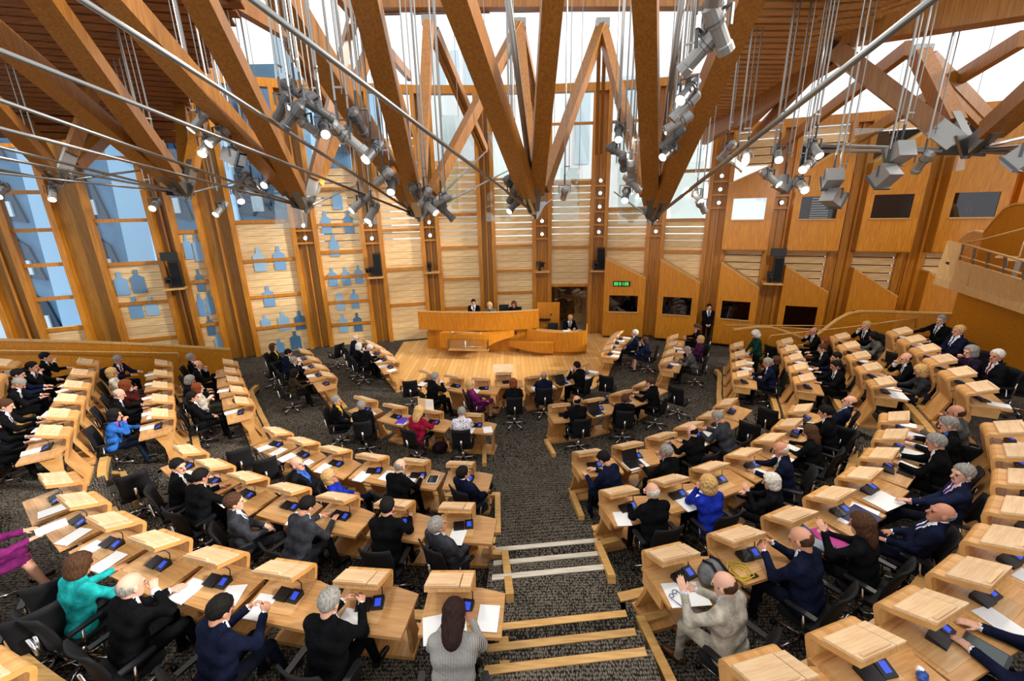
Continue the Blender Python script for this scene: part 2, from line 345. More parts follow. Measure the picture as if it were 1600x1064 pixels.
def band(name, lo, hi, prof, n=26):
    """prof: list of (k, dr, z); lo/hi: functions k,r -> angle"""
    rows = []
    for k, dr, z in prof:
        rr = [0]*n; a0, a1 = lo(k, 9), hi(k, 9)
        for it in range(3):
            mid0, mid1 = RK[k](a0)-NOSE+dr, RK[k](a1)-NOSE+dr; a0, a1 = lo(k, mid0), hi(k, mid1)
        row = []
        for a in np.linspace(a0, a1, n):
            r = RK[k](a)-NOSE+dr; row.append((C0[0]+r*math.cos(rad(a)), C0[1]+r*math.sin(rad(a)), z))
        rows.append(row)
    mb = MB(); vs = [p for r in rows for p in r]; fs = []
    for j in range(len(rows)-1):
        for i in range(n-1): fs.append((j*n+i, j*n+i+1, (j+1)*n+i+1, (j+1)*n+i))
    mb.add(vs, fs)
    for i in (0, n-1):    # side faces down to the floor
        for j in range(len(rows)-1):
            a, b = rows[j][i], rows[j+1][i]; mb.add([a, b, (b[0], b[1], -.05), (a[0], a[1], -.05)], [(0, 1, 2, 3)])
    return mb.obj(name, CARPET, kind='structure')
steps = [(k, d, z) for k in (1, 2, 3, 4) for d, z in ((0, TZ[k-1]), (0, TZ[k]))]+[(4, 5.5, TZ[4])]
steps[0] = (1, 0, -.02)
rampp = [(1, -.5, -.01), (1, .6, TZ[1]), (2, -.35, TZ[1]), (2, .6, TZ[2]), (3, -.35, TZ[2]), (3, .6, TZ[3]), (4, -.35, TZ[3]), (4, .6, TZ[4]), (4, 5.5, TZ[4])]
XL, XR = -.33, 1.26
band('floor_tier_left_wing', lambda k, r: edge('wl0', k), lambda k, r: edge('wl1', k), steps)
band('floor_ramp_left', lambda k, r: edge('wl1', k), lambda k, r: edge('bl0', k), rampp, 6)
band('floor_tier_left', lambda k, r: edge('bl0', k), lambda k, r: ang(XL, r, -1), steps)
band('floor_tier_right', lambda k, r: ang(XR, r, 1), lambda k, r: edge('br1', k), steps)
band('floor_ramp_right', lambda k, r: edge('br1', k), lambda k, r: edge('wr0', k), rampp, 6)
band('floor_tier_right_wing', lambda k, r: edge('wr0', k), lambda k, r: edge('wr1', k), steps)
SY = [5.34, 4.94, 4.56, 3.72, 3.37, 3.04]; SZ = [.55, .683, .816, .95, 1.10, 1.25, 1.4]
prof = [(8.4, .003), (5.34, .55)]
for i, y in enumerate(SY): prof += [(y, SZ[i]), (y, SZ[i+1])]
prof.append((-3, 1.4))
SK = .15   # the steps run slightly skew to the aisle
mb = MB(); x0, x1 = XL-.06, XR+.06
for (ya, za), (yb, zb) in zip(prof[:-1], prof[1:]):
    ka, kb = (SK if za > .1 else 0), (SK if zb > .1 else 0); mb.add([(x0, ya, za), (x1, ya+ka, za), (x1, yb+kb, zb), (x0, yb, zb)], [(0, 1, 2, 3)])
mb.obj('floor_aisle_steps', CARPET, kind='structure')
PALEK = wood('pale_nosing', 'b5aa98', 'd0c6b4', (2, 20, 20), .5)  # paler wood tone for the first three nosings
for i, y in enumerate(SY):   # wooden nosings
    m_ = MB(); z = SZ[i+1]; V_ = []
    for t in np.linspace(0, 1, 9):
        x = XL+(XR-XL)*t; yy = y+SK*t+.012; V_ += [(x, yy, z-.045), (x, yy, z+.012), (x, yy-.085, z+.012), (x, yy-.085, z-.045)]
    fs = [(0, 1, 2, 3), (35, 34, 33, 32)]
    for k in range(8):
        for e in range(4): fs.append((k*4+e, k*4+(e+1) % 4, (k+1)*4+(e+1) % 4, (k+1)*4+e))
    m_.add(V_, fs).obj('step_nosing', PALEK if i < 3 else KERB, label=f'{"pale" if i<3 else "golden"} wooden nosing on the {ORD[i]} centre aisle step counting from the podium', cat='step nosing', group='nosings of the centre aisle steps')
for i, (a, b, lab) in enumerate([
    ((-0.74, 9.45, 0.02), (-0.69, 8.58, 0.02), 'beside the second row'), ((-0.34, 7.11, 0.30), (-0.30, 5.89, 0.42), 'beside the third row'),
    ((-0.17, 5.16, 0.72), (-0.09, 4.16, 0.98), 'beside the fourth row steps'), ((-0.16, 3.63, 1.00), (-0.13, 2.93, 1.28), 'beside the fifth row'),
    ((0.80, 9.60, 0.02), (0.94, 8.92, 0.02), 'opposite, by the second row'), ((1.10, 7.12, 0.30), (1.15, 6.25, 0.42), 'opposite, by the third row'),
    ((1.23, 5.31, 0.72), (1.23, 4.41, 0.98), 'opposite, by the fourth row steps'), ((1.42, 3.81, 1.00), (1.43, 2.88, 1.28), 'opposite, by the fifth row'),
    ((-8.07, 7.71, 0.55), (-6.76, 6.55, 0.70), 'beside the left cross aisle')]):
    m_ = MB(); a = Vector(a); b = Vector(b); m_.bar(a, b, .10, .16); d = (b-a).normalized(); s_ = Vector((-d.y, d.x, 0)); sg = 1 if i >= 4 and i < 8 else -1
    if a.x < .3: e = a+Vector((-.34, .05, 0))
    else: e = a+Vector((.34, .1, 0))
    m_.bar(a, e, .10, .10)
    m_.obj('aisle_kerb', KERB, label=f'L-shaped wooden kerb trim at the aisle floor, {lab}', cat='kerb', group='aisle kerbs')
# curved wooden kerbs under the row fronts
def phi_row(n):
    a = [math.degrees(math.atan2(y-C0[1], x-C0[0])) for x, y, _ in DESKS[n]]; return min(a), max(a)
for k in (1, 2, 3, 4):
    for nm, lo, hi in (('left wing', phi_row(('X1', 'X2', 'X3', 'X4')[k-1])[0]-3, edge('wl1', k)), ('left block', edge('bl0', k), ang(XL, RK[k](-94)-NOSE, -1)), ('right block', ang(XR, RK[k](-83)-NOSE, 1), edge('br1', k)), ('right wing', edge('wr0', k), phi_row(('W1', 'W2', 'W3', 'W4')[k-1])[1]+3)):
        m_ = MB(); A = np.linspace(lo, hi, 20); P_ = []
        for a in A:
            r = RK[k](a)-NOSE; c, s_ = math.cos(rad(a)), math.sin(rad(a)); P_.append([(C0[0]+(r+d)*c, C0[1]+(r+d)*s_, TZ[k]+z) for d, z in ((-.03, -.12), (-.03, .02), (.10, .02), (.10, -.12))])
        vs = [p for q in P_ for p in q]; fs = []
        for i in range(19):
            for e in range(4): fs.append((i*4+e, i*4+(e+1) % 4, (i+1)*4+(e+1) % 4, (i+1)*4+e))
        fs += [(0, 1, 2, 3), (79, 78, 77, 76)]; m_.add(vs, fs)
        m_.obj('tier_kerb', KERB, label=f'curved wooden kerb along the {ORD[k+1]} row floor edge, {nm}', cat='kerb', group='curved tier kerbs')
# stage floor
st = [(-4.9, 18.6), (-4.75, 15.6), (-3.6, 13.3), (-3.25, 12.55), (-2.2, 12.1), (-1.0, 11.75), (.2, 11.65), (1.4, 11.95), (2.4, 12.6), (3.0, 13.4), (3.5, 14.6), (4.05, 16.2), (4.4, 17.6), (4.45, 19.3), (-1, 19.6)]
disc('floor_stage', st, .03, STAGE, kind='structure')
# ------------------------------------------------------------------ chamber wall: pillars and bays
PIL = [(-16.75, 14.4), (-14.9, 15.3), (-12.57, 16.2), (-11.1, 16.9), (-8.4, 18.15), (-5.87, 18.8), (-3.48, 19.3), (-1.02, 19.5), (1.42, 19.55), (3.9, 19.4), (6.25, 18.9), (8.42, 18.05), (10.36, 17.1), (12.37, 16.3), (14.3, 15.5), (16.3, 14.7)]
PW = [.8, .95, .62, 1.05, .8, .72, .66, .6, .68, .6, .6, .7, .6, .6, .6, .6]
def vec(i): return Vector((PIL[i][0], PIL[i][1], 0))
def tang(i):
    a = vec(max(i-1, 0)); b = vec(min(i+1, len(PIL)-1)); return (b-a).normalized()
BAYN = ['leftmost window bay', 'second window bay from the left', 'narrow window bay by the left doorman', 'bay behind the standing doorman', 'bay with many bottle cut-outs', 'tall slatted bay left of the podium', 'slatted bay behind the podium left end', 'slatted bay behind the podium right end', 'bay over the doorway', 'bay over the clock box', 'bay left of the gallery boxes']
TOPZ = 10.2
PTOP = [10.2]*11+[9.0]+[8.35]*4
ends = []
for i in range(16):
    c = vec(i); t = tang(i); n = Vector((t.y, -t.x, 0))   # n points into the room
    if n.y > 0: n = -n
    w = PW[i]; ang_ = math.degrees(math.atan2(t.y, t.x))
    P0 = empty('wall_pillar', c, ang_); tag(P0, kind='structure')
    for s in (-1, 1):
        MB().box(s*(w/2)-.085, s*(w/2)+.085, -.16, .12, 0, PTOP[i]).obj('post', POST, P0)
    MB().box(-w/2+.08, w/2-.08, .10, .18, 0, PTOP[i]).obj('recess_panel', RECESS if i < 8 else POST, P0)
    if i not in (1,):
        MB().box(-.03, .03, .0, .11, 0, PTOP[i]).obj('batten', POST, P0)
    ends.append((c-t*(w/2+.085), c+t*(w/2+.085)))
BOTTLE = [(-.5, -.5), (.5, -.5), (.5, .17), (.16, .27), (.14, .5), (-.14, .5), (-.16, .27), (-.5, .17)]
# per bay: transom heights, z where glass starts (None = slats all the way), slat top, bottle cut-outs (u across, z centre, w, h)
BAYS = [
 ([1.9, 3.0, 4.15, 5.3, 6.5, 7.9], 1.9, 1.9, []),
 ([1.2, 2.6, 4.05, 5.55, 7.6], 4.05, 4.05, [(.15, 3.35, .4, .85), (.48, 3.4, .42, .85), (.3, 2.45, .4, .8), (.62, 2.45, .4, .7)]),
 ([1.55, 3.25, 5.1, 7.2], 5.1, 5.1, [(.27, 4.55, .25, .9), (.75, 4.5, .28, 1.0), (.5, 3.3, .24, .85), (.27, 2.35, .25, .9), (.75, 2.4, .25, .9), (.5, 1.5, .24, .8), (.75, .75, .28, .9)]),
 ([1.15, 2.45, 3.9, 5.4], 5.4, 5.4, [(.3, 3.95, .42, .95), (.68, 3.95, .42, .95), (.35, 2.45, .4, .85), (.2, 1.4, .34, .55), (.55, 1.35, .42, .8), (.88, 1.3, .42, .8), (.72, .45, .42, .8), (.38, .3, .36, .6)]),
 ([.95, 1.95, 3.05, 4.1, 5.2, 6.6], None, 7.4, [(.3, 1.0, .36, .85), (.66, 1.0, .36, .85), (.3, 2.0, .34, .85), (.66, 2.05, .34, .85), (.2, 3.05, .34, .8), (.52, 3.05, .34, .8), (.83, 3.1, .34, .8), (.34, 4.35, .36, .9), (.22, 5.3, .38, .9), (.75, 5.3, .38, .9), (.55, 6.2, .38, .8)]),
 ([1.65, 3.25, 4.9, 6.6], None, 8.6, []), ([1.35, 2.7, 4.1, 5.5], None, 7.6, []), ([2.0, 3.0, 4.1, 6.9], 6.9, 6.9, []),
 ([2.3, 4.0, 6.7], 6.7, 6.7, []), ([3.9, 5.6], 5.6, 5.6, []), ([3.8, 5.1, 7.0], 5.1, 5.1, [])]
BLUES = [BLUEGL, pmat('blue_pane_pale', '93b8d2', .12, spec=.8), pmat('blue_pane_deep', '48708f', .12, spec=.8)]
for i, (trans, gz, stop, bott) in enumerate(BAYS):
    a = ends[i][1]; b = ends[i+1][0]; L = (b-a).length; an = math.degrees(math.atan2((b-a).y, (b-a).x))
    B = empty('slatted_bay', a, an, label='timber '+BAYN[i]+' between oak pillars', cat='wall bay', group='bays of the curved chamber wall')
    zb = 2.32 if i == 8 else 0.0
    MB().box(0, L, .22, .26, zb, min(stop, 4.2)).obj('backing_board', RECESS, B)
    m_ = MB().box(0, L, .02, .07, 0, .274).mesh('slat', SLAT); m2 = MB().box(0, L, .02, .07, 0, .25).mesh('slat', SLAT)
    z = zb; q = 0
    while z < stop-.1:
        o = ob('slat', m_ if z < 4.1 or i < 4 else m2, B); o.location = (0, random.uniform(-.008, .008), z); z += .285; q += 1
    for z in trans:
        MB().box(0, L, -.05, .10, z-.06, z+.06).obj('transom', POST, B)
    if gz is not None or stop < TOPZ:
        z0 = stop+.0; MB().box(.02, L-.02, .03, .045, z0, TOPZ).obj('glass_pane', WGLASS if i < 5 else GLASS, B)
    for (u, zc, bw, bh) in bott:
        poly = [(u*L+x*bw, zc+y*bh) for x, y in BOTTLE]; MB().prism(poly, -.012, .016, 'y').obj('bottle_cutout', BLUES[random.randrange(3)], B)
    if i >= 8:
        for z in (TOPZ-1.2,): MB().box(0, L, -.03, .08, z-.05, z+.05).obj('transom', POST, B)
# top beam along the wall
for i in range(15):
    a, b = vec(i), vec(i+1); zt_ = PTOP[i]+.1 if i < 11 else 8.45; MB().bar((a.x, a.y+.05, zt_), (b.x, b.y+.05, zt_), .3, .3).obj('trim_%d' % (i+1), POST, kind='structure')
# doorway behind the podium
a = ends[8][1]; b = ends[9][0]; d8 = (b-a).normalized(); L8 = (b-a).length; an8 = math.degrees(math.atan2(d8.y, d8.x))
D = empty('door_1', a, an8); tag(D, kind='structure')
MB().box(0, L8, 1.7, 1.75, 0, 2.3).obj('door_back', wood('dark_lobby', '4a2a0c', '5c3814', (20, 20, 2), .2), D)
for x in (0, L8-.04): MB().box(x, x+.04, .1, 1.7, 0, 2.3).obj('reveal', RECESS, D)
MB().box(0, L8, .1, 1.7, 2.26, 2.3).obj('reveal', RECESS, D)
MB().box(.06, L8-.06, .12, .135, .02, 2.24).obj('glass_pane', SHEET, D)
MB().box(L8*.55, L8*.95, 1.2, 1.6, .25, .6).obj('sofa', pmat('mustard', '8a6a1c', .7), D)
# interpreters' and press boxes on the right
BOOTHGL = glassy('booth_glass', (.42, .40, .46, 1), .07)
def booth(name, i, z0, zl, zr, wz0, wz1, depth, label, u0=.02, u1=.98, over=0, lit=False):
    a = ends[i][1]; b = ends[i+1][0]; L = (b-a).length; an = math.degrees(math.atan2((b-a).y, (b-a).x))
    B = empty(name, a, an, label=label, cat='booth', group='glazed wooden boxes along the wall')
    x0 = u0*L-over; x1 = u1*L+over; X0 = x0+.14*(x1-x0); X1 = x1-.16*(x1-x0); y0 = -depth; th = .05
    def zt(x): return zl+(zr-zl)*(x-x0)/(x1-x0)
    MB().box(x0, x1, y0, y0+th, z0, wz0).obj('lower_panel', OAK, B)
    MB().prism([(x0, wz1), (x1, wz1), (x1, zt(x1)), (x0, zt(x0))], y0, y0+th, 'y').obj('upper_panel', OAK, B)
    MB().box(x0, X0, y0, y0+th, wz0, wz1).obj('side_panel', OAK, B); MB().box(X1, x1, y0, y0+th, wz0, wz1).obj('side_panel', OAK, B)
    for x in (x0, x1-th): MB().prism([(y0+th, z0), (.0, z0), (.0, zt(x)), (y0+th, zt(x))], x, x+th, 'x').obj('end_panel', POST, B)
    MB().add([(x0, y0, zt(x0)), (x1, y0, zt(x1)), (x1, 0, zt(x1)), (x0, 0, zt(x0)), (x0, y0, zt(x0)+.05), (x1, y0, zt(x1)+.05), (x1, 0, zt(x1)+.05), (x0, 0, zt(x0)+.05)],
             [(0, 3, 2, 1), (4, 5, 6, 7), (0, 1, 5, 4), (1, 2, 6, 5), (2, 3, 7, 6), (3, 0, 4, 7)]).obj('sloping_cap', KERB, B)
    MB().box(x0, x1, y0, 0, z0, z0+.04).obj('underside', POST, B)
    MB().box(X0, X1, y0+.02, y0+.03, wz0, wz1).obj('window_pane', BOOTHGL if not lit else SHEET, B)
    MB().box(X0-.02, X1+.02, y0-.05, y0+.02, wz0-.03, wz0+.01).obj('sill', KERB, B)
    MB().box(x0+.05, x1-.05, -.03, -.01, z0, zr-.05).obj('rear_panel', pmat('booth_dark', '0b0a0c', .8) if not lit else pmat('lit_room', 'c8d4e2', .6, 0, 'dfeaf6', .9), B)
    return B
for q, (i, zl, zr, w0, w1) in enumerate([(9, 3.55, 2.72, 1.25, 1.98), (10, 3.5, 2.6, 1.22, 1.98), (11, 3.45, 2.5, 1.2, 1.95), (12, 3.4, 2.45, 1.05, 1.9), (13, 3.35, 2.4, 1.0, 1.85), (14, 3.3, 2.3, 1.0, 1.75)]):
    booth('lower_booth', i, .12, zl, zr, w0, w1, .8, ['oak booth under the green clock', 'oak booth where two people in shirts sit', 'oak booth beside the standing usher', 'oak booth below the loudspeaker and camera', 'oak booth behind the curved ramp wall', 'oak booth at the gallery end'][q], over=.08)
for q, (i, zl, zr) in enumerate([(11, 6.4, 7.1), (12, 6.6, 7.7), (13, 6.9, 8.0), (14, 7.0, 8.1)]):
    booth('upper_booth', i, 3.95, zl, zr, 5.1, 5.88, .75, ['raised oak booth with a brightly lit room behind glass', 'raised oak booth with striped blind behind glass', 'raised oak booth with dark window and paper', 'raised oak booth next to the visitor gallery'][q], over=.14, lit=(q == 0))
for i in (11, 12, 13, 14):   # slats between the boxes and above
    a = ends[i][1]; b = ends[i+1][0]; L = (b-a).length; an = math.degrees(math.atan2((b-a).y, (b-a).x))
    B = empty('slatted_bay', a, an, label=f'pale horizontal boards between the {["first", "second", "third", "fourth"][i-11]} stacked pair of booths', cat='wall bay', group='bays of the curved chamber wall')
    m_ = MB().box(0, L, .02, .07, 0, .245).mesh('slat', SLAT)
    for z in list(np.arange(2.3, 4.1, .285))+list(np.arange(6.3, 8.2, .285)): o = ob('slat', m_, B); o.location = (0, 0, z)
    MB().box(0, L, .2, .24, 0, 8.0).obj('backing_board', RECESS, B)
    MB().box(.02, L-.02, .03, .045, 8.2, 8.4).obj('glass_pane', GLASS, B)
# blind in the second raised booth, monitors and papers in the others
a = ends[12][1]; b = ends[13][0]; L = (b-a).length; an = math.degrees(math.atan2((b-a).y, (b-a).x)); d = (b-a).normalized(); n = Vector((d.y, -d.x, 0))
o = empty('window_blind', a+n*.78, an, label='black and white striped blind in the raised booth window', cat='blind')
for k in range(9): MB().box(L*.3, L*.7, 0, .012, 5.13+k*.083, 5.165+k*.083).obj('slat', pmat('blind_grey', '8a8f96', .6), o)
# clock
a = ends[9][1]; b = ends[10][0]; L = (b-a).length; an = math.degrees(math.atan2((b-a).y, (b-a).x)); d = (b-a).normalized(); n = Vector((d.y, -d.x, 0))
ck = empty('digital_clock', a+d*(L*.42)+n*.82+Vector((0, 0, 2.5)), an, label='black digital timer with green figures on the oak booth', cat='clock')
MB().box(-.36, .36, -.03, .03, -.11, .11).obj('case', BLACKP, ck)
GREEN = pmat('green_led', '2fae3a', .4, 0, '57f06a', 1.1)
SEG = {'0': 'abcdef', '1': 'bc', '2': 'abged', '8': 'abcdefg'}
x = -.31
for ch in '00:01:20':
    m_ = MB()
    if ch == ':':
        for z in (-.03, .03): m_.box(x, x+.02, -.04, -.03, z-.01, z+.01)
        x += .045
    else:
        W, H_, t = .06, .13, .016
        seg = {'a': (0, W, H_/2-t, H_/2), 'g': (0, W, -t/2, t/2), 'd': (0, W, -H_/2, -H_/2+t), 'f': (0, t, 0, H_/2), 'b': (W-t, W, 0, H_/2), 'e': (0, t, -H_/2, 0), 'c': (W-t, W, -H_/2, 0)}
        for s in SEG[ch]: q = seg[s]; m_.box(x+q[0], x+q[1], -.04, -.03, q[2], q[3])
        x += .088
    m_.obj('digit', GREEN, ck)
# ------------------------------------------------------------------ parapets, ramp walls, gallery
def wallrun(name, pts, th, mat_, label=None, cat=None, kind=None, cap=KERB):
    """pts: (x,y,z0,z1) along the run"""
    R = empty(name, (0, 0, 0)); tag(R, label, cat, None, kind)
    for s, (nm, M) in enumerate((('panel', mat_), ('cap', cap))):
        mb = MB(); Q = []
        for i, p in enumerate(pts):
            a = Vector(pts[max(i-1, 0)][:2]); b = Vector(pts[min(i+1, len(pts)-1)][:2]); t = (b-a).normalized(); nn = Vector((-t.y, t.x))*(th/2 if s == 0 else th/2+.025)
            z0, z1 = (p[2], p[3]) if s == 0 else (p[3], p[3]+.05)
            Q.append([(p[0]-nn.x, p[1]-nn.y, z0), (p[0]-nn.x, p[1]-nn.y, z1), (p[0]+nn.x, p[1]+nn.y, z1), (p[0]+nn.x, p[1]+nn.y, z0)])
        vs = [v for q in Q for v in q]; fs = []
        for i in range(len(Q)-1):
            for e in range(4): fs.append((i*4+e, i*4+(e+1) % 4, (i+1)*4+(e+1) % 4, (i+1)*4+e))
        fs += [(0, 1, 2, 3), tuple(len(vs)-1-k for k in range(4))]
        mb.add(vs, fs).obj(nm, M, R)
    return R
pl = [(-15.12, 11.00, 2.64), (-12.97, 12.30, 2.11), (-11.30, 13.20, 1.69), (-9.63, 14.00, 1.24)]
wallrun('ramp_wall', [(p[0], p[1], -.1, p[2]) for p in pl], .1, OAKH, 'long oak ramp wall with handrail along the left wing desks', 'ramp wall')
hr = [(-14.96, 10.80, 2.40), (-13.12, 12.00, 1.93), (-10.79, 13.20, 1.42), (-10.81, 13.20, 1.11)]
MB().tube(hr, .025).obj('handrail', KERB, label='wooden handrail fixed to the left oak ramp wall', cat='handrail', smooth=True)
pr = [(7.64, 14.20, 1.51), (8.32, 14.10, 1.62), (8.82, 14.00, 1.63), (9.19, 13.90, 1.52), (9.68, 13.60, 1.33)]
wallrun('ramp_wall', [(p[0], p[1], -.05, p[2]) for p in pr], .08, OAKH, 'low curved oak ramp wall behind the woman in green', 'ramp wall')
pr = [(10.02, 13.90, 1.12), (10.44, 13.90, 1.45), (10.86, 13.90, 1.84), (11.24, 13.90, 2.07), (11.65, 13.90, 2.15), (12.56, 13.60, 2.18), (13.61, 12.60, 2.31), (13.79, 12.20, 2.25)]
wallrun('ramp_wall', [(p[0], p[1], 0, p[2]) for p in pr], .08, OAKH, 'tall oak ramp wall with swooping top edge, right wing', 'ramp wall')
for q, hp in enumerate([[(7.50, 14.60, 1.31), (7.53, 14.60, 1.59), (11.02, 14.20, 1.60)], [(8.51, 13.60, 1.33), (8.59, 13.60, 1.48), (10.83, 13.40, 1.75), (12.89, 13.20, 2.08), (12.93, 13.20, 1.76)]]):
    MB().tube(hp, .022).obj('handrail', KERB, label=['short wooden handrail beside the usher on the right', 'long sloping wooden handrail on the swooping ramp wall'][q], cat='handrail', smooth=True)
wallrun('side_wall', [(p[0], p[1], 0, p[2]) for p in [(12.99, 12.20, 3.40), (12.39, 10.20, 3.54), (11.76, 8.00, 3.72)]], .1, OAKH, kind='structure')
wallrun('lower_screen', [(p[0], p[1], 0, p[2]) for p in [(12.92, 11.90, 2.25), (12.54, 10.00, 2.39), (11.95, 7.80, 2.56)]], .1, OAKH, 'plain oak screen behind the back right desks', 'screen')
wallrun('wall_right', [(14.6, 11.0, 0, 8.2), (13.6, 6.5, 0, 8.2), (12.4, 2.0, 0, 8.2), (9.5, -4.0, 0, 8.2)], .2, OAKH, kind='structure')
# visitor gallery at the right
G = empty('visitor_gallery', (0, 0, 0), label='pale oak visitor gallery front with steel rail, upper right', cat='gallery')
gt = [Vector((13.27, 13.20, 4.48)), Vector((13.21, 12.70, 4.42)), Vector((11.22, 9.40, 4.33)), Vector((10.21, 7.00, 4.17))]
gb = [Vector((13.18, 13.20, 3.28)), Vector((13.23, 12.70, 3.20)), Vector((11.56, 9.40, 3.28)), Vector((10.58, 7.00, 3.22))]
def quadp(mb, A, B_, C, D_, th=.06):
    n = (B_-A).cross(D_-A).normalized()*th; V_ = [A, B_, C, D_, A+n, B_+n, C+n, D_+n]
    return mb.add(V_, [(0, 1, 2, 3), (7, 6, 5, 4), (0, 4, 5, 1), (1, 5, 6, 2), (2, 6, 7, 3), (3, 7, 4, 0)])
quadp(MB(), gb[0], gb[1], gt[1], gt[0]).obj('end_panel', PALE, G)
def lerp(a, b, t): return a+(b-a)*t
segs = 7
for k in range(segs):
    t0, t1 = k/segs+.004, (k+1)/segs-.004
    def pt(L_, t): 
        t *= 2; return lerp(L_[1], L_[2], t) if t <= 1 else lerp(L_[2], L_[3], t-1)
    A, B_ = pt(gb, t0), pt(gb, t1); C, D_ = lerp(pt(gb, t1), pt(gt, t1), .62), lerp(pt(gb, t0), pt(gt, t0), .62)
    A2, B2 = lerp(A, D_, .15), lerp(B_, C, .15)
    quadp(MB(), A2, B2, C, D_, .05).obj('front_panel', PALE, G)
m_ = MB(); 
for a, b in zip(gb[:-1], gb[1:]): m_.bar(a, b, .14, .22)
m_.obj('bottom_band', PALE, G)
m_ = MB()
for k in range(8): A = pt(gb, k/8); B_ = pt(gt, k/8); m_.bar(lerp(A, B_, .55), B_, .04, .05)
m_.obj('rail_post', STEEL, G)
MB().tube([gt[1], gt[2], gt[3]], .03).obj('top_rail', PALE, G, smooth=True)
MB().tube([lerp(gb[k], gt[k], .72) for k in (1, 2, 3)], .022).obj('middle_rail', PALE, G, smooth=True)
off = Vector((1.6, .5, 0)); quadp(MB(), gb[1], gb[2], gb[2]+off*2, gb[1]+off*1.2, .08).obj('gallery_floor', OAKH, G); quadp(MB(), gb[2], gb[3], gb[3]+off*2, gb[2]+off*2, .08).obj('gallery_floor', OAKH, G)
for k in range(2):
    A = lerp(gb[0], gt[0], .35+.25*k); e = (gb[1]-gb[0]); nn = Vector((-.5, -.8, 0)).normalized()*.05
    quadp(MB(), A+e*.25+nn, A+e*.75+nn, A+e*.75+nn+Vector((0, 0, .2)), A+e*.25+nn+Vector((0, 0, .2)), .02).obj('vent_grille', DSTEEL, G)
pr = [(13.61, 13.60, 4.33), (13.69, 13.50, 4.53), (13.81, 13.40, 4.59), (13.93, 13.20, 4.54), (13.83, 12.90, 4.93), (13.72, 12.60, 5.27), (13.64, 12.30, 5.39), (13.49, 11.40, 5.41), (12.45, 9.00, 5.47)]
wallrun('gallery_stair_wall', [(p[0]+.9, p[1]+.5, 3.2, p[2]+.1) for p in pr], .08, OAKH, 'curved oak stair wall rising behind the visitor gallery', 'stair wall')
MB().tube([(13.39, 13.00, 4.38), (13.49, 12.40, 4.58), (13.16, 11.00, 5.00)], .025).obj('handrail', KERB, label='sloping wooden handrail on the gallery stair wall', cat='handrail', smooth=True)
GS = [(1567, 400, 11.6), (1582, 402, 11.2), (1597, 405, 10.9)]
for q, p in enumerate([(13.36, 11.60, 4.18), (12.99, 11.00, 4.18)]):
    E_ = empty('gallery_seat', (p[0], p[1], p[2]-.45), 35+10*q, label=['pale folding seat in the gallery, nearer the stair', 'pale folding seat in the gallery, at the picture edge'][q], cat='seat', group='gallery seats')
    MB().box(-.22, .22, -.2, .2, .4, .44).obj('seat', PALE, E_)
    MB().prism([(-.22, .45), (.22, .45), (.22, .78), (.12, .88), (-.12, .88), (-.22, .78)], -.24, -.21, 'y').obj('backrest', PALE, E_)
    MB().box(-.03, .03, -.05, .05, 0, .4).obj('leg', STEEL, E_)

# ------------------------------------------------------------------ podium
POD = empty('podium', (0, 0, 0), label='long curved oak presiding podium on the stage floor', cat='podium')
def curvewall(name, pts, th, M, parent):
    mb = MB(); Q = []
    for i, p in enumerate(pts):
        a = Vector(pts[max(i-1, 0)][:2]); b = Vector(pts[min(i+1, len(pts)-1)][:2]); t = (b-a).normalized(); n = Vector((-t.y, t.x))*th
        Q.append([(p[0], p[1], p[2]), (p[0], p[1], p[3]), (p[0]+n.x, p[1]+n.y, p[3]), (p[0]+n.x, p[1]+n.y, p[2])])
    vs = [v for q in Q for v in q]; fs = []
    for i in range(len(Q)-1):
        for e in range(4): fs.append((i*4+e, i*4+(e+1) % 4, (i+1)*4+(e+1) % 4, (i+1)*4+e))
    fs += [(0, 1, 2, 3), tuple(len(vs)-1-k for k in range(4))]
    return mb.add(vs, fs).obj(name, M, parent)
def sm(pts, n=18):    # smooth resample
    p = np.array(pts, float); t = np.arange(len(p)); tt = np.linspace(0, len(p)-1, n); out = []
    for x in tt:
        i = int(min(max(math.floor(x), 0), len(p)-2)); u = x-i; a, b, c, d = p[max(i-1, 0)], p[i], p[i+1], p[min(i+2, len(p)-1)]
        out.append(.5*((2*b)+(c-a)*u+(2*a-5*b+4*c-d)*u*u+(3*b-a-3*c+d)*u**3))
    return [tuple(map(float, q)) for q in out]
MAINC = [(-3.85, 17.2), (-2.9, 16.95), (-1.8, 16.78), (-.7, 16.72), (.3, 16.8), (1.1, 17.0)]
curvewall('front_panel', sm([(x, y, .98, 1.72) for x, y in MAINC]), .06, OAK, POD)
curvewall('top_ledge', sm([(x, y-.02, 1.72, 1.76) for x, y in MAINC]), .12, KERB, POD)
curvewall('worktop', sm([(x, y+.06, 1.46, 1.50) for x, y in MAINC]), .55, TOP, POD)
curvewall('plinth', sm([(-3.2, 17.35, .0, 1.0), (-2, 17.0, 0, 1.0), (-.6, 16.95, 0, 1), (.6, 17.05, 0, 1), (1.0, 17.25, 0, 1)]), .1, OAK, POD)
curvewall('display_shelf', sm([(-2.92, 16.62, .36, .97), (-2.0, 16.3, .34, .97), (-1.3, 16.2, .34, .95), (-.6, 16.35, .62, .95), (.1, 16.75, .72, .98)]), .5, OAK, POD)
curvewall('platform', sm([(-3.6, 17.5, 0, .75), (-1.2, 17.25, 0, .75), (1.0, 17.45, 0, .75)]), 1.6, OAKH, POD)
curvewall('low_sweep_wall', sm([(-.15, 16.75, .3, .52), (.4, 16.45, .24, .54), (1.0, 16.15, .2, .60), (1.6, 16.02, .2, .62)]), .35, OAK, POD)
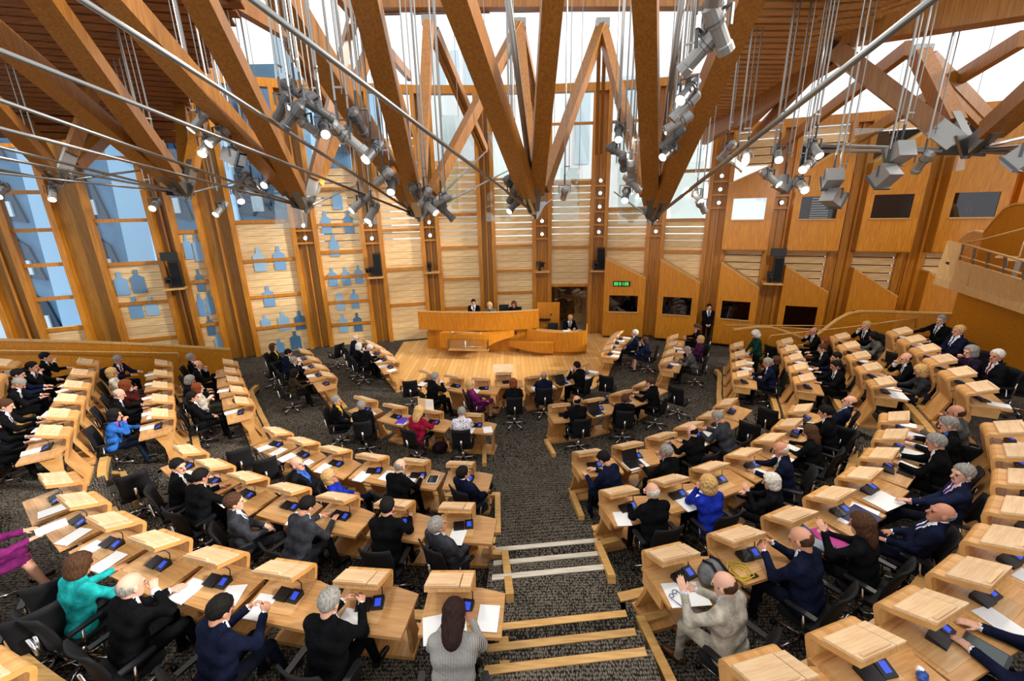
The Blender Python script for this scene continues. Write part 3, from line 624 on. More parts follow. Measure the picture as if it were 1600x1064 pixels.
curvewall('clerk_desk_front', sm([(.62, 16.75, .24, 1.05), (1.15, 16.45, .22, .98), (1.8, 16.2, .2, .98), (2.5, 16.12, .2, 1.0), (2.95, 16.25, .22, 1.04), (3.08, 16.8, .25, 1.18)]), .06, OAK, POD)
curvewall('clerk_worktop', sm([(.9, 16.65, .93, .96), (1.8, 16.3, .93, .96), (2.5, 16.22, .93, .96), (2.95, 16.4, .93, .96)]), .4, TOP, POD)
curvewall('clerk_platform', sm([(.3, 16.8, 0, .45), (1.2, 16.4, 0, .25), (2.2, 16.3, 0, .25), (3.0, 16.5, 0, .45)]), 1.0, OAKH, POD)
MB().box(1.08, 2.02, 17.55, 17.62, .4, 1.92).obj('rear_screen', OAK, POD)
MB().bar((1.1, 17.0, 1.36), (1.1, 17.6, 1.36), .06, .76).obj('end_panel', OAK, POD)
ca = empty('mace_case', (-1.72, 16.1, .42), -8, label='clear glass display case holding the mace on the podium front', cat='display case')
MB().box(-.78, .78, -.12, .1, 0, .38).obj('glass_box', glassy('case_glass', (.92, .9, .8, 1), .12), ca)
MB().box(-.8, .8, -.13, .11, -.03, 0).obj('case_base', KERB, ca)
for x in (-.78, .78):
    for y in (-.12, .1): MB().box(x-.012, x+.012, y-.012, y+.012, 0, .38).obj('edge_bar', DSTEEL, ca)
MB().tube([(-.55, 0, .1), (.5, 0, .1)], .02).obj('rod', CHROME, ca, smooth=True); MB().tube([(-.12, -.02, .02), (-.12, -.02, .34)], .03).obj('support', STEELW, ca, smooth=True)
mc = empty('mace', (-1.75, 16.32, 1.02), -8, label='silver ceremonial mace lying above the display case', cat='mace')
MB().tube([(-.6, 0, 0), (.55, 0, .0)], .018).obj('shaft', CHROME, mc, smooth=True); MB().sphere((-.62, 0, .02), .055, sc=(1.8, 1, 1)).obj('head', CHROME, mc, smooth=True)
# ------------------------------------------------------------------ desk
def make_desk():
    d = empty('member_desk')
    line = [(-.13, 1.075), (.14, .965)]+[(.165+.085*math.sin(a), .875+.085*math.cos(a)) for a in np.linspace(.45, 1.75, 5)]+[(.145, .52), (.14, .47), (.155, .42), (.33, .0)]
    MB().ribbon(line, .045, -.235, .235).obj('bent_frame', PLY, d)
    s = (.965-1.075)/.27
    def lid(x0, x1, y0, y1, h0, h1):
        V_ = []
        for h in (h0, h1):
            for x, y in ((x0, y0), (x1, y0), (x1, y1), (x0, y1)): V_.append((x, y, 1.075+(y+.13)*s+h))
        return MB().add(V_, [(0, 3, 2, 1), (4, 5, 6, 7), (0, 1, 5, 4), (1, 2, 6, 5), (2, 3, 7, 6), (3, 0, 4, 7)])
    lid(-.23, .115, -.14, .13, .002, .03).obj('lid_board', LID, d)
    lid(.128, .23, -.14, .13, .002, .024).obj('lid_strip', LID, d)
    lid(-.20, .085, -.125, -.095, .03, .048).obj('paper_ledge', LID, d)
    MB().add([(-.27, -.37, .715), (.54, -.40, .715), (.56, .10, .715), (.30, .17, .715), (-.27, .17, .715), (-.27, -.37, .752), (.54, -.40, .752), (.56, .10, .752), (.30, .17, .752), (-.27, .17, .752)],
             [(4, 3, 2, 1, 0), (5, 6, 7, 8, 9), (0, 1, 6, 5), (1, 2, 7, 6), (2, 3, 8, 7), (3, 4, 9, 8), (4, 0, 5, 9)]).obj('desktop', TOP, d)
    MB().box(-.22, .26, -.28, .10, .752, .757).obj('inlay_board', INLAY, d)
    MB().box(-.265, -.23, -.22, .14, .56, .715).obj('side_board', PLY, d)
    MB().box(-.23, .44, -.12, .12, .62, .635).obj('storage_shelf', TOP, d)
    MB().prism([(-.02, .05), (.22, .05), (.10, .40), (.14, .715), (-.16, .715), (-.04, .40)], .44, .485, 'x').obj('end_leg', PLY, d)
    MB().box(-.25, .50, -.06, .34, 0, .05).obj('foot_plate', PLY, d)
    return d
def make_chair():
    c = empty('swivel_chair')
    V_ = []; nx, nz = 7, 6
    mb = MB()
    for side in (0, 1):
        for j in range(nz):
            for i in range(nx):
                u = i/(nx-1)*2-1; v = j/(nz-1); z = .50+.48*v; hw = .225-.015*v*v-.02*(1-v)
                y = -.21-.10*v+.05*u*u+.02*math.sin(v*3.1)-.028*side
                V_.append((u*hw, y, z))
    fs = []
    for side in (0, 1):
        o = side*nx*nz
        for j in range(nz-1):
            for i in range(nx-1):
                q = (o+j*nx+i, o+j*nx+i+1, o+(j+1)*nx+i+1, o+(j+1)*nx+i); fs.append(q if side else q[::-1])
    o = nx*nz; border = [j*nx for j in range(nz)]; 
    for i in range(nx-1): fs.append((i, i+1, o+i+1, o+i)); k = (nz-1)*nx+i; fs.append((k+1, k, o+k, o+k+1))
    for j in range(nz-1): k = j*nx; fs.append((k+nx, k, o+k, o+k+nx)); k += nx-1; fs.append((k, k+nx, o+k+nx, o+k))
    mb.add(V_, fs); mb.obj('backrest', BLACK, c, smooth=True)
    m_ = MB(); pr = [(-.23, -.19), (.23, -.19), (.25, -.1), (.25, .16), (.2, .23), (-.2, .23), (-.25, .16), (-.25, -.1)]
    m_.prism(pr, .425, .485, 'z'); m_.obj('seat', BLACK, c)
    MB().tube([(0, -.2, .44), (0, -.29, .50), (0, -.31, .72)], .022).obj('back_support', CHROME, c, smooth=True)
    am = MB().tube([(.25, -.02, .45), (.29, -.06, .50), (.29, -.04, .64), (.285, .0, .665)], .014).mesh('arm', CHROME, True)
    pm = MB().prism([(-.03, -.15), (.03, -.15), (.035, .1), (.02, .14), (-.02, .14), (-.035, .1)], .66, .685, 'z').mesh('arm_pad', BLACKP)
    for s in (-1, 1):
        a = ob('armrest', am, c); a.scale = (s, 1, 1); p = ob('arm_pad', pm, a); p.location = (.285, .0, 0)
    MB().tube([(0, 0, .09), (0, 0, .26)], .03).tube([(0, 0, .26), (0, 0, .43)], .018).obj('gas_stem', CHROME, c, smooth=True)
    lm = MB().tube([(.02, 0, .105), (.16, 0, .095), (.30, 0, .068)], [.022, .018, .014], 6).mesh('base_leg', CHROME, True)
    cm = MB().tube([(.30, -.026, .03), (.30, .026, .03)], .03, 8).mesh('caster', BLACKP, True)
    for k in range(5):
        l = ob('base_leg', lm, c); l.rotation_euler = (0, 0, rad(72*k+18)); w_ = ob('caster', cm, l)
    return c
def make_console():
    c = empty('desk_console')
    MB().prism([(-.065, 0), (.065, 0), (.065, .06), (-.065, .015)], .0, .12, 'x').obj('body', BLACKP, c)
    MB().add([(.03, -.038, .0265), (.092, -.038, .0265), (.092, .035, .0525), (.03, .035, .0525)], [(0, 1, 2, 3)]).obj('screen', SCREEN, c)
    MB().prism([(-.075, 0), (.06, 0), (.06, .05), (-.075, .02)], -.16, -.01, 'x').obj('handset', BLACKP, c)
    MB().tube([(.10, .06, .05), (.10, .075, .14), (.085, .05, .20), (.06, -.0, .225)], .006, 6).obj('microphone', BLACKP, c, smooth=True)
    return c
ROWP = {'L1': 'front row left of the podium', 'A': 'front row facing the podium', 'R1': 'front row right of the podium', 'L2': 'second row of the left wing', 'BL': 'second row left of the aisle',
        'BR': 'second row right of the aisle', 'R2': 'second row of the right wing', 'X1': 'third row of the left wing', 'CL': 'third row left of the aisle', 'CR': 'third row right of the aisle', 'W1': 'third row of the right wing',
        'X2': 'fourth row of the left wing', 'DL': 'fourth row left of the aisle', 'DR': 'fourth row right of the aisle', 'W2': 'fourth row of the right wing', 'X3': 'fifth row of the left wing', 'EL': 'fifth row left of the aisle',
        'ER': 'fifth row right of the aisle', 'W3': 'fifth row of the right wing', 'X4': 'back row of the left wing', 'FL': 'back row left of the aisle', 'FR': 'back row right of the aisle', 'W4': 'back row of the right wing'}
def nth(row, i):
    n = len(DESKS[row])
    if row in ('BL', 'CL', 'DL', 'EL', 'FL'): return f'{ORD[n-1-i]} from the aisle'
    if row in ('BR', 'CR', 'DR', 'ER', 'FR'): return f'{ORD[i]} from the aisle'
    if row == 'A': return f'{ORD[i]} from the left'
    return f'{ORD[i]} from the wall'
DK = make_desk(); CH = make_chair(); CN = make_console()
used = dict(d=False, c=False, n=False)
def inst(proto, key, loc, rz):
    if not used[key]: used[key] = True; o = proto
    else: o = copy_tree(proto)
    return place(o, loc, rz)
def loc2w(x, y, rz, lx, ly): a = rad(rz); return x+lx*math.cos(a)-ly*math.sin(a), y+lx*math.sin(a)+ly*math.cos(a)
for row, L in DESKS.items():
    z = TZ[TIER[row]]
    for i, (x, y, rz) in enumerate(L):
        o = inst(DK, 'd', (x, y, z), rz); tag(o, f'bent oak desk with sloping lid, {nth(row, i)}, {ROWP[row]}', 'desk', 'member desks in curved rows')
        cx, cy = loc2w(x, y, rz, .12, -.08); o = inst(CN, 'n', (cx, cy, z+.757), rz+random.uniform(-12, 12)); tag(o, f'black microphone console on desk {nth(row, i)}, {ROWP[row]}', 'console', 'desk consoles')
# ------------------------------------------------------------------ people
def surfnet(f, lo, hi, h):
    lo = np.array(lo, float); n = np.ceil((np.array(hi)-lo)/h).astype(int)+1
    ax = [lo[i]+h*np.arange(n[i]) for i in range(3)]; X, Y, Z = np.meshgrid(*ax, indexing='ij')
    G_ = f(np.stack([X, Y, Z], -1).reshape(-1, 3)).reshape(n); s = G_ < 0
    sl = lambda a, o: a[o[0]:a.shape[0]-1+o[0], o[1]:a.shape[1]-1+o[1], o[2]:a.shape[2]-1+o[2]]
    offs = [(i, j, k) for i in (0, 1) for j in (0, 1) for k in (0, 1)]
    S = np.stack([sl(s, o) for o in offs]); act = S.any(0) & ~S.all(0); idx = np.argwhere(act); Vv = np.stack([sl(G_, o)[act] for o in offs])
    acc = np.zeros((len(idx), 3)); cnt = np.zeros(len(idx))
    for a in range(8):
        for b in range(a+1, 8):
            if sum(abs(offs[a][q]-offs[b][q]) for q in range(3)) != 1: continue
            va, vb = Vv[a], Vv[b]; cr = (va < 0) != (vb < 0); t = np.where(cr, va/np.where(cr, va-vb, 1), 0)
            acc += (np.array(offs[a])+t[:, None]*(np.array(offs[b])-np.array(offs[a])))*cr[:, None]; cnt += cr
    V_ = lo+h*(idx+acc/cnt[:, None]); M_ = -np.ones(act.shape, int); M_[act] = np.arange(len(idx)); F_ = []
    for a in range(3):
        b, c = (a+1) % 3, (a+2) % 3; s0 = np.take(s, range(s.shape[a]-1), a); s1 = np.take(s, range(1, s.shape[a]), a); e = np.argwhere(s0 != s1)
        e = e[(e[:, b] > 0) & (e[:, c] > 0) & (e[:, b] < n[b]-1) & (e[:, c] < n[c]-1)]; fl = s0[tuple(e.T)]
        q = []
        for db, dc in ((-1, -1), (0, -1), (0, 0), (-1, 0)): k = e.copy(); k[:, b] += db; k[:, c] += dc; q.append(M_[tuple(k.T)])
        q = np.stack(q, 1); q[~fl] = q[~fl][:, ::-1]; F_.append(q)
    return V_, np.concatenate(F_)
def cap(p, a, b, ra, rb):
    a = np.asarray(a, float); b = np.asarray(b, float); d = b-a; t = np.clip(((p-a)@d)/max(d@d, 1e-9), 0, 1); return np.linalg.norm(p-a-t[:, None]*d, axis=1)-(ra+t*(rb-ra))
def ell(p, c, r):
    q = p-np.asarray(c, float); r = np.asarray(r, float); k0 = np.linalg.norm(q/r, axis=1); k1 = np.linalg.norm(q/(r*r), axis=1); return k0*(k0-1)/np.maximum(k1, 1e-9)
def smin(a, b, k): h = np.clip(.5+.5*(b-a)/k, 0, 1); return b+(a-b)*h-k*h*(1-h)
def head_f(p):
    d = ell(p, (0, -.012, .03), (.078, .098, .096)); d = smin(d, ell(p, (0, .024, -.035), (.059, .066, .085)), .03); d = smin(d, cap(p, (-.012, .062, -.096), (.012, .062, -.096), .026, .026), .03)
    d = smin(d, cap(p, (0, .088, .012), (0, .112, -.028), .009, .015), .012); d = smin(d, cap(p, (-.04, .078, .03), (.04, .078, .03), .013, .013), .02)
    for s in (-1, 1):
        d = smin(d, ell(p, (s*.08, -.008, -.005), (.012, .022, .034)), .008); d = -smin(-d, ell(p, (s*.031, .106, .006), (.018, .014, .013)), .01)
    d = smin(d, cap(p, (-.019, .083, -.06), (.019, .083, -.06), .010, .010), .01); d = smin(d, cap(p, (0, -.02, -.05), (0, -.022, -.085), .054, .05), .03); return d
HV, HF = surfnet(head_f, (-.11, -.14, -.21), (.11, .15, .15), .0095)
hc = HV[HF].mean(1); HT = np.full(len(HF), 2); HT[(np.abs(hc[:, 0]) < .024) & (hc[:, 1] > .083) & (np.abs(hc[:, 2]+.06) < .012)] = 7
eb = MB()
for s in (-1, 1): eb.sphere((s*.031, .085, .006), .0125, 8, 5)
HV = np.vstack([HV, eb.v]); EO = len(HV)-len(eb.v)
HEADF = [(tuple(f), t) for f, t in zip(HF.tolist(), HT.tolist())]+[(tuple(i+EO for i in f), 8) for f in eb.f]
def hand_mesh(curl):     # right hand, wrist at origin, fingers +y, palm -z, thumb towards -x
    P_ = [((-.018, .012, 0), (-.024, .075, 0), .017, .014), ((.0, .01, 0), (.0, .08, 0), .018, .014), ((.02, .012, 0), (.024, .072, 0), .016, .013)]
    for x, l in ((-.031, .068), (-.010, .078), (.011, .072), (.030, .056)):
        b0 = np.array([x, .085-abs(x)*.25, 0]); a1 = curl*.9; j = b0+np.array([x*.12, math.cos(a1), -math.sin(a1)])*l*.5; a2 = curl*2.1; e = j+np.array([0, math.cos(a2), -math.sin(a2)])*l*.5
        P_ += [(b0, j, .0095, .0085), (j, e, .0085, .0068)]
    P_ += [((-.022, .022, -.004), (-.052, .052, -.012), .013, .0105), ((-.052, .052, -.012), (-.056, .084, -.022-.02*curl), .0100, .0075)]
    def f(p):
        d = None
        for a, b, r0, r1 in P_: c = cap(p, a, b, r0, r1); d = c if d is None else smin(d, c, .006)
        return d
    return surfnet(f, (-.085, -.03, -.10), (.06, .19, .04), .0075)
HANDS = {'flat': hand_mesh(.25), 'fist': hand_mesh(1.25), 'hold': hand_mesh(.75)}
def ik(S, W, pole, l1, l2):
    S = np.array(S, float); W = np.array(W, float); d = W-S; L = np.linalg.norm(d); mx = (l1+l2)*.985
    if L > mx: d = d/L*mx; W = S+d; L = mx
    u = d/L; a = (l1*l1-l2*l2+L*L)/(2*L); h = math.sqrt(max(l1*l1-a*a, 1e-6)); p = np.array(pole, float); p = p-u*(p@u); p /= np.linalg.norm(p); return S+u*a+p*h, W
def rot(v, yaw, pitch):
    c, s = math.cos(pitch), math.sin(pitch); v = v@np.array([[1, 0, 0], [0, c, s], [0, -s, c]]) ; c, s = math.cos(yaw), math.sin(yaw); return v@np.array([[c, s, 0], [-s, c, 0], [0, 0, 1]])
POSES = dict(
 desk=dict(lean=14, hp=-16, L=(-.17, .50, .795), R=(.15, .52, .795)), desk2=dict(lean=24, hp=-34, L=(-.13, .54, .80), R=(.13, .55, .80)),
 chinR=dict(lean=12, hp=-8, hy=8, L=(-.15, .48, .795), R=(.05, .30, 1.075), hR='fist'), chinL=dict(lean=12, hp=-8, hy=-8, R=(.15, .48, .795), L=(-.05, .30, 1.075), hL='fist'),
 lap=dict(lean=-4, hp=-6, L=(-.07, .27, .66), R=(.08, .28, .67), hL='hold', hR='hold'),
 reclR=dict(lean=-17, hp=6, hy=-14, L=(-.10, .20, .69), R=(.14, .24, .69), legs='cross', hL='hold', hR='hold'), reclL=dict(lean=-17, hp=4, hy=14, L=(-.14, .24, .69), R=(.10, .20, .69), legs='cross', hL='hold', hR='hold'),
 cross=dict(lean=-2, hp=-4, L=(.13, .20, .92), R=(-.13, .22, .88), hL='hold', hR='hold'), read=dict(lean=12, hp=-20, L=(-.10, .44, .92), R=(.10, .46, .92), hL='hold', hR='hold'),
 armR=dict(lean=2, hp=-4, hy=20, R=(.28, .54, .795), L=(-.10, .27, .66)), armL=dict(lean=-4, hp=-6, hy=30, L=(-.34, .52, .80), R=(.10, .26, .66), legs='ext'),
 turnR=dict(lean=8, hp=-4, hy=-45, L=(-.15, .48, .795), R=(.18, .46, .795)), turnL=dict(lean=8, hp=-4, hy=45, L=(-.18, .46, .795), R=(.15, .48, .795)),
 **{'raise': dict(lean=10, hp=-12, hy=10, L=(-.24, .40, 1.06), R=(.14, .48, .795), hL='flat')},
 booth=dict(lean=6, hp=-18, L=(-.10, .24, .70), R=(.10, .25, .70), legs='tuck', hL='hold', hR='hold'), boothc=dict(lean=6, hp=-10, L=(-.10, .24, .70), R=(.05, .23, 1.06), legs='tuck', hL='hold', hR='fist'),
 standc=dict(st=1, L=(-.05, .20, .86), R=(.05, .20, .86), hL='fist', hR='fist'), standb=dict(st=1, hy=8, L=(-.10, -.17, .92), R=(.10, -.17, .92), hL='fist', hR='fist'), standd=dict(st=1, lean=10, hp=-32, L=(-.20, .34, .86), R=(.20, .34, .86), sc=.94))
def build_pose(name, lean=0, hp=0, hy=0, L=None, R=None, legs='sit', hL='flat', hR='flat', st=0, sc=1):
    la = rad(lean); u = np.array([0, math.sin(la), math.cos(la)]); fwd = np.array([0, math.cos(la), -math.sin(la)]); H = np.array([0, 0, .93 if st else .555]); X = np.array([1., 0, 0])
    S = H+u*.47; N = H+u*.535; prims = []
    def add(a, b, ra, rb, t): prims.append((np.asarray(a, float), np.asarray(b, float), ra, rb, t))
    hb = .105
    add(H-X*hb+u*.0, H+X*hb, .125, .125, 0); add(H+u*.17-X*.085, H+u*.17+X*.085, .122, .122, 0); add(H+u*.34-X*.10, H+u*.34+X*.10, .122, .122, 0); add(H+u*.45-X*.145-fwd*.01, H+u*.45+X*.145-fwd*.01, .078, .078, 0)
    add(N-u*.04, N+u*.034-fwd*.004, .080, .067, 0); add(N+u*.03, N+u*.052+fwd*.004, .063, .060, 3)
    for s in (-1, 1): add(N-u*.03+X*s*.03, S+X*s*.14, .062, .062, 0)
    HCc = N+np.array([0, .035+math.sin(la)*.09, .142*max(math.cos(la*.6), .8)])
    add(N, HCc+np.array([0, -.022, -.05]), .056, .054, 2)
    for s, W, hd in ((-1, L, hL), (1, R, hR)):
        Sh = S+X*s*.185-fwd*.01; pole = (s*.55, -.35, -.8) if not (W[2] > 1.0) else (s*.5, .2, -.9)
        if st: pole = (s*.8, -.5, -.2)
        E_, Wn = ik(Sh, W, pole, .285, .255); add(Sh, E_, .062, .052, 0); d = (Wn-E_)/np.linalg.norm(Wn-E_); add(E_, Wn-d*.03, .051, .040, 0); add(Wn-d*.03, Wn-d*.012, .033, .032, 3); add(Wn-d*.02, Wn+d*.012, .026, .024, 2)
        hv, hf = HANDS[hd]; hv = hv.copy()
        if s < 0: hv[:, 0] *= -1; hf = hf[:, ::-1]
        f_ = d*.75+np.array([-s*.15, .45, -.05 if W[2] < 1 else .25]); f_ /= np.linalg.norm(f_)
        up = np.array([0, 0, 1.]) if W[2] < .84 and not st else np.array([s*.8, -.3, .45]); x_ = np.cross(f_, up); x_ /= np.linalg.norm(x_); z_ = np.cross(x_, f_)
        prims.append(('hand', hv@np.stack([x_, f_, z_])+Wn, hf))
    for s in (-1, 1):
        hj = H+np.array([s*.09, .02, -.03])
        if st: k = np.array([s*.10, .02, .50]); an = np.array([s*.10, -.01, .09]); toe = np.array([s*.125, .14, .045])
        elif legs == 'cross' and s > 0: k = np.array([.02, .44, .64]); an = np.array([-.16, .60, .34]); toe = np.array([-.20, .70, .26])
        elif legs == 'tuck': k = np.array([s*.13, .30, .53]); an = np.array([s*.13, .16, .10]); toe = np.array([s*.14, .30, .05])
        elif legs == 'ext': k = np.array([s*.13, .44, .53]); an = np.array([s*.15, .74, .13]); toe = np.array([s*.17, .88, .12])
        else: k = np.array([s*.12, .43, .535]); an = np.array([s*.13, .44+.08*(s > 0), .09]); toe = np.array([s*.15, .60+.08*(s > 0), .045])
        add(hj, k, .088, .062, 1); add(k, an, .060, .043, 6); add(an+np.array([0, -.03, -.03]), toe, .042, .036, 5)
    P_ = [q for q in prims if not isinstance(q[0], str)]
    def f(p):
        d = None
        for a, b, ra, rb, t in P_: c = cap(p, a, b, ra, rb); d = c if d is None else smin(d, c, .045 if t == 0 else .022)
        return d
    A = np.array([q[0] for q in P_]+[q[1] for q in P_]); V_, F_ = surfnet(f, A.min(0)-.17, A.max(0)+.17, .0195)
    c = V_[F_].mean(1); T_ = np.argmin(np.stack([cap(c, a, b, ra, rb) for a, b, ra, rb, t in P_]), 0); T_ = np.array([q[4] for q in P_])[T_]
    q = c-H; t = q@u; fy = q@fwd; ax = np.abs(q[:, 0]); front = (fy > .055) & (T_ == 0); V0 = (front | ((fy > .03) & (t > .50) & (T_ == 0))) & (t > .24) & (ax < .012+(t-.24)*.26); T_[V0] = 3; T_[V0 & (ax < .024)] = 4
    vs = [V_]; fs = [(tuple(a), b) for a, b in zip(F_.tolist(), T_.tolist())]; o = len(V_)
    hv = rot(HV*1.07, rad(hy), rad(hp)-la*.35)+HCc; fs += [(tuple(i+o for i in a), b) for a, b in HEADF]; vs.append(hv); o += len(hv)
    for q in prims:
        if isinstance(q[0], str): fs += [(tuple(i+o for i in a), 2) for a in q[2].tolist()]; vs.append(q[1]); o += len(q[1])
    V_ = np.vstack(vs)*sc; me = bpy.data.meshes.new('body_'+name); me.from_pydata(V_.tolist(), [], [a for a, b in fs]); me.update()
    for k in range(9): me.materials.append(None)
    me.polygons.foreach_set('material_index', [b for a, b in fs]); me.polygons.foreach_set('use_smooth', [True]*len(fs))
    return me, HCc*sc, rad(hy), rad(hp)-la*.35
def hair_f(kind):
    n = np.array([0, .77, -.64]); o = np.array([0, .088, .082])
    def f(p):
        cut = (p-o)@n; sk = ell(p, (0, -.014, .033), (.088, .108, .104))
        wob = .004*np.sin(p[:, 0]*120+p[:, 1]*40)*np.sin(p[:, 2]*90+p[:, 1]*70); sk = sk+wob
        if kind == 'short': return np.maximum(np.maximum(sk, cut+wob*2), -(p[:, 2]+.095))
        if kind == 'bald':
            top = p[:, 2]-(.012+.55*np.maximum(0, -p[:, 1]-.01)+.35*np.maximum(0, np.abs(p[:, 0])-.05))+wob*4
            d = np.maximum(np.maximum(ell(p, (0, -.014, .03), (.0835, .1035, .099))+wob*.5, cut+wob*3), top); return np.maximum(np.maximum(d, p[:, 1]-.03), -(p[:, 2]+.085))
        b = smin(ell(p, (0, -.018, .035), (.104, .120, .114)), ell(p, (0, -.03, -.055), (.104, .095, .085)), .03)+wob
        if kind == 'long': b = smin(b, ell(p, (0, -.075, -.13), (.09, .05, .12)), .04)
        if kind == 'curly': b = b-.012-.008*np.sin(p[:, 0]*95)*np.sin(p[:, 1]*95+1)*np.sin(p[:, 2]*95)
        face = np.maximum(-(p[:, 1]-.035-.25*np.maximum(p[:, 2], 0)), p[:, 2]-.085)   # inside the face opening
        face = np.maximum(face, np.abs(p[:, 0])-.066); return np.maximum(b, -face)
    return f
HAIR = {}
for k in ('short', 'bald', 'bob', 'long', 'curly'):
    V_, F_ = surfnet(hair_f(k), (-.13, -.16, -.27), (.13, .14, .17), .0105); me = bpy.data.meshes.new('hair_'+k); me.from_pydata(V_.tolist(), [], F_.tolist()); me.update(); me.polygons.foreach_set('use_smooth', [True]*len(F_)); me.materials.append(None); HAIR[k] = me
HCOL = dict(d=('0d0907', 'dark'), br=('4a2f1c', 'brown'), dbr=('2a1710', 'dark brown'), g=('8d8880', 'grey'), w=('d9d3c6', 'white'), bl=('c9a066', 'blond'), au=('7a3c1c', 'auburn'))
HWORD = dict(short='short {} hair', bald='balding {} hair', bob='chin-length {} hair', long='long {} hair', curly='curly {} hair')
# jacket, lower, shirt, tie, calf (None = skin), words
CL = dict(shirt=('c4c2c4', '15151a', 'c4c2c4', '17171c', 0, 'white shirt'), navy=('12172b', '10131f', 'd8dae0', '27305e', 0, 'navy suit'), black=('0e0e10', '0c0c0e', 'd6d6d8', '3a3a48', 0, 'black suit'), black_yellow=('0f0f12', '0d0d10', 'c9a534', 'c9a534', 0, 'black jacket over yellow'),
 olive=('2c2617', '15130f', '33291c', '33291c', 0, 'dark olive jacket'), purple=('6a1f56', '5d1a4c', '6a1f56', '6a1f56', 1, 'purple dress'), black_f=('101013', '101013', '1b1b20', '1b1b20', 1, 'black top'), navy_f=('161b33', '13182c', 'c7c9d0', 'c7c9d0', 1, 'navy dress suit'),
 plum=('47203f', '281826', '47203f', '47203f', 1, 'plum top'), grey=('55534f', '1b1b1d', 'c9ccd0', '5a5a60', 0, 'grey jacket'), crimson=('86152f', '15141a', '86152f', '86152f', 1, 'crimson cardigan'), pattern=('9a86a0', '6a4a78', 'b7a5b5', 'b7a5b5', 1, 'patterned lilac dress'),
 cream=('cfc6b4', '2a2723', 'd8d0c0', 'd8d0c0', 0, 'cream jacket'), black_blue=('141416', '121214', '3c63b0', '2b4a94', 0, 'black jacket over blue'), royal=('1d2f9c', '111425', '1d2f9c', '1d2f9c', 0, 'royal blue jacket'), charcoal=('34353a', '222327', 'cfd0d4', '3f4250', 0, 'charcoal suit'),
 green=('12342c', '101512', '12342c', '12342c', 0, 'dark green coat'), navy_red=('151a30', '12141f', 'd6d6da', '6d1526', 0, 'navy suit and red tie'), maroon=('4a1a1a', '1c1214', '4a1a1a', '4a1a1a', 1, 'maroon dress'), blue=('2a5fa8', '141c2c', '7a4a90', '7a4a90', 0, 'bright blue jacket'),
 teal=('1f9a98', '15191c', '1f9a98', '1f9a98', 0, 'teal jacket'), knit=('8f8b84', '1b1a1c', '8f8b84', '8f8b84', 0, 'grey ribbed cardigan'), lightgrey=('a59d8e', '948c7e', 'b9c6d8', '6d7890', 0, 'light grey suit'), navy_pink=('1a2036', '14171f', 'e0b9bd', '2f3f9a', 0, 'navy suit and pink shirt'),
 grey_f=('5e5e5a', '232325', '5e5e5a', '5e5e5a', 0, 'grey jacket'), charcoal_f=('2e2f33', '1b1b1e', '2e2f33', '2e2f33', 0, 'charcoal jacket'), plum_d=('231a2c', '16131b', '3a2a44', '3a2a44', 0, 'dark plum jacket'), black_red=('101012', '0e0e10', 'c8c0c4', '5a1220', 0, 'black suit and maroon tie'), navy_purple=('14172a', '0f1018', '5a4a86', '4a3a78', 0, 'navy suit and purple shirt'))
SKINS = [pmat('skin_%d' % i, h, .55) for i, h in enumerate(('c98f72', 'd29c80', 'bd8064', 'd8a58b'))]
LIPS = pmat('lips', '9a5648', .5); EYES = pmat('eyes', '1d1613', .2); SHOES = pmat('shoes', '0d0b0a', .35); BSHOE = pmat('brown_shoes', '5a3018', .4)
def fabric(name, hexc, kind=None):
    if name in MATS: return MATS[name]
    M = pmat(name, hexc, .9, spec=.06); nt = M.node_tree; b = nt.nodes['Principled BSDF']; tc = nt.nodes.new('ShaderNodeTexCoord')
    if kind == 'pattern': t = nt.nodes.new('ShaderNodeTexVoronoi'); t.inputs['Scale'].default_value = 26; src = t.outputs['Distance']; c = ramp2(nt, src, lin('5b2d6e'), lin('d7d2d6'), .25, .4)
    elif kind == 'knit': t = nt.nodes.new('ShaderNodeTexWave'); t.inputs['Scale'].default_value = 22; src = t.outputs[0]; c = ramp2(nt, src, lin('6d6a66'), lin('b4b0aa'), .3, .7)
    else:
        t = nt.nodes.new('ShaderNodeTexNoise'); t.inputs['Scale'].default_value = 9; src = t.outputs[0]; l = lin(hexc); c = ramp2(nt, src, tuple(x*.7 for x in l[:3])+(1,), tuple(min(x*1.35, 1) for x in l[:3])+(1,))
    nt.links.new(tc.outputs['Object'], t.inputs[0]); nt.links.new(c, b.inputs['Base Color'])
    n2 = nt.nodes.new('ShaderNodeTexNoise'); n2.inputs['Scale'].default_value = 11; n2.inputs['Distortion'].default_value = 1.2; nt.links.new(tc.outputs['Object'], n2.inputs[0]); bp = nt.nodes.new('ShaderNodeBump'); bp.inputs['Strength'].default_value = .55; bp.inputs['Distance'].default_value = .03; nt.links.new(n2.outputs[0], bp.inputs['Height']); nt.links.new(bp.outputs[0], b.inputs['Normal']); return M
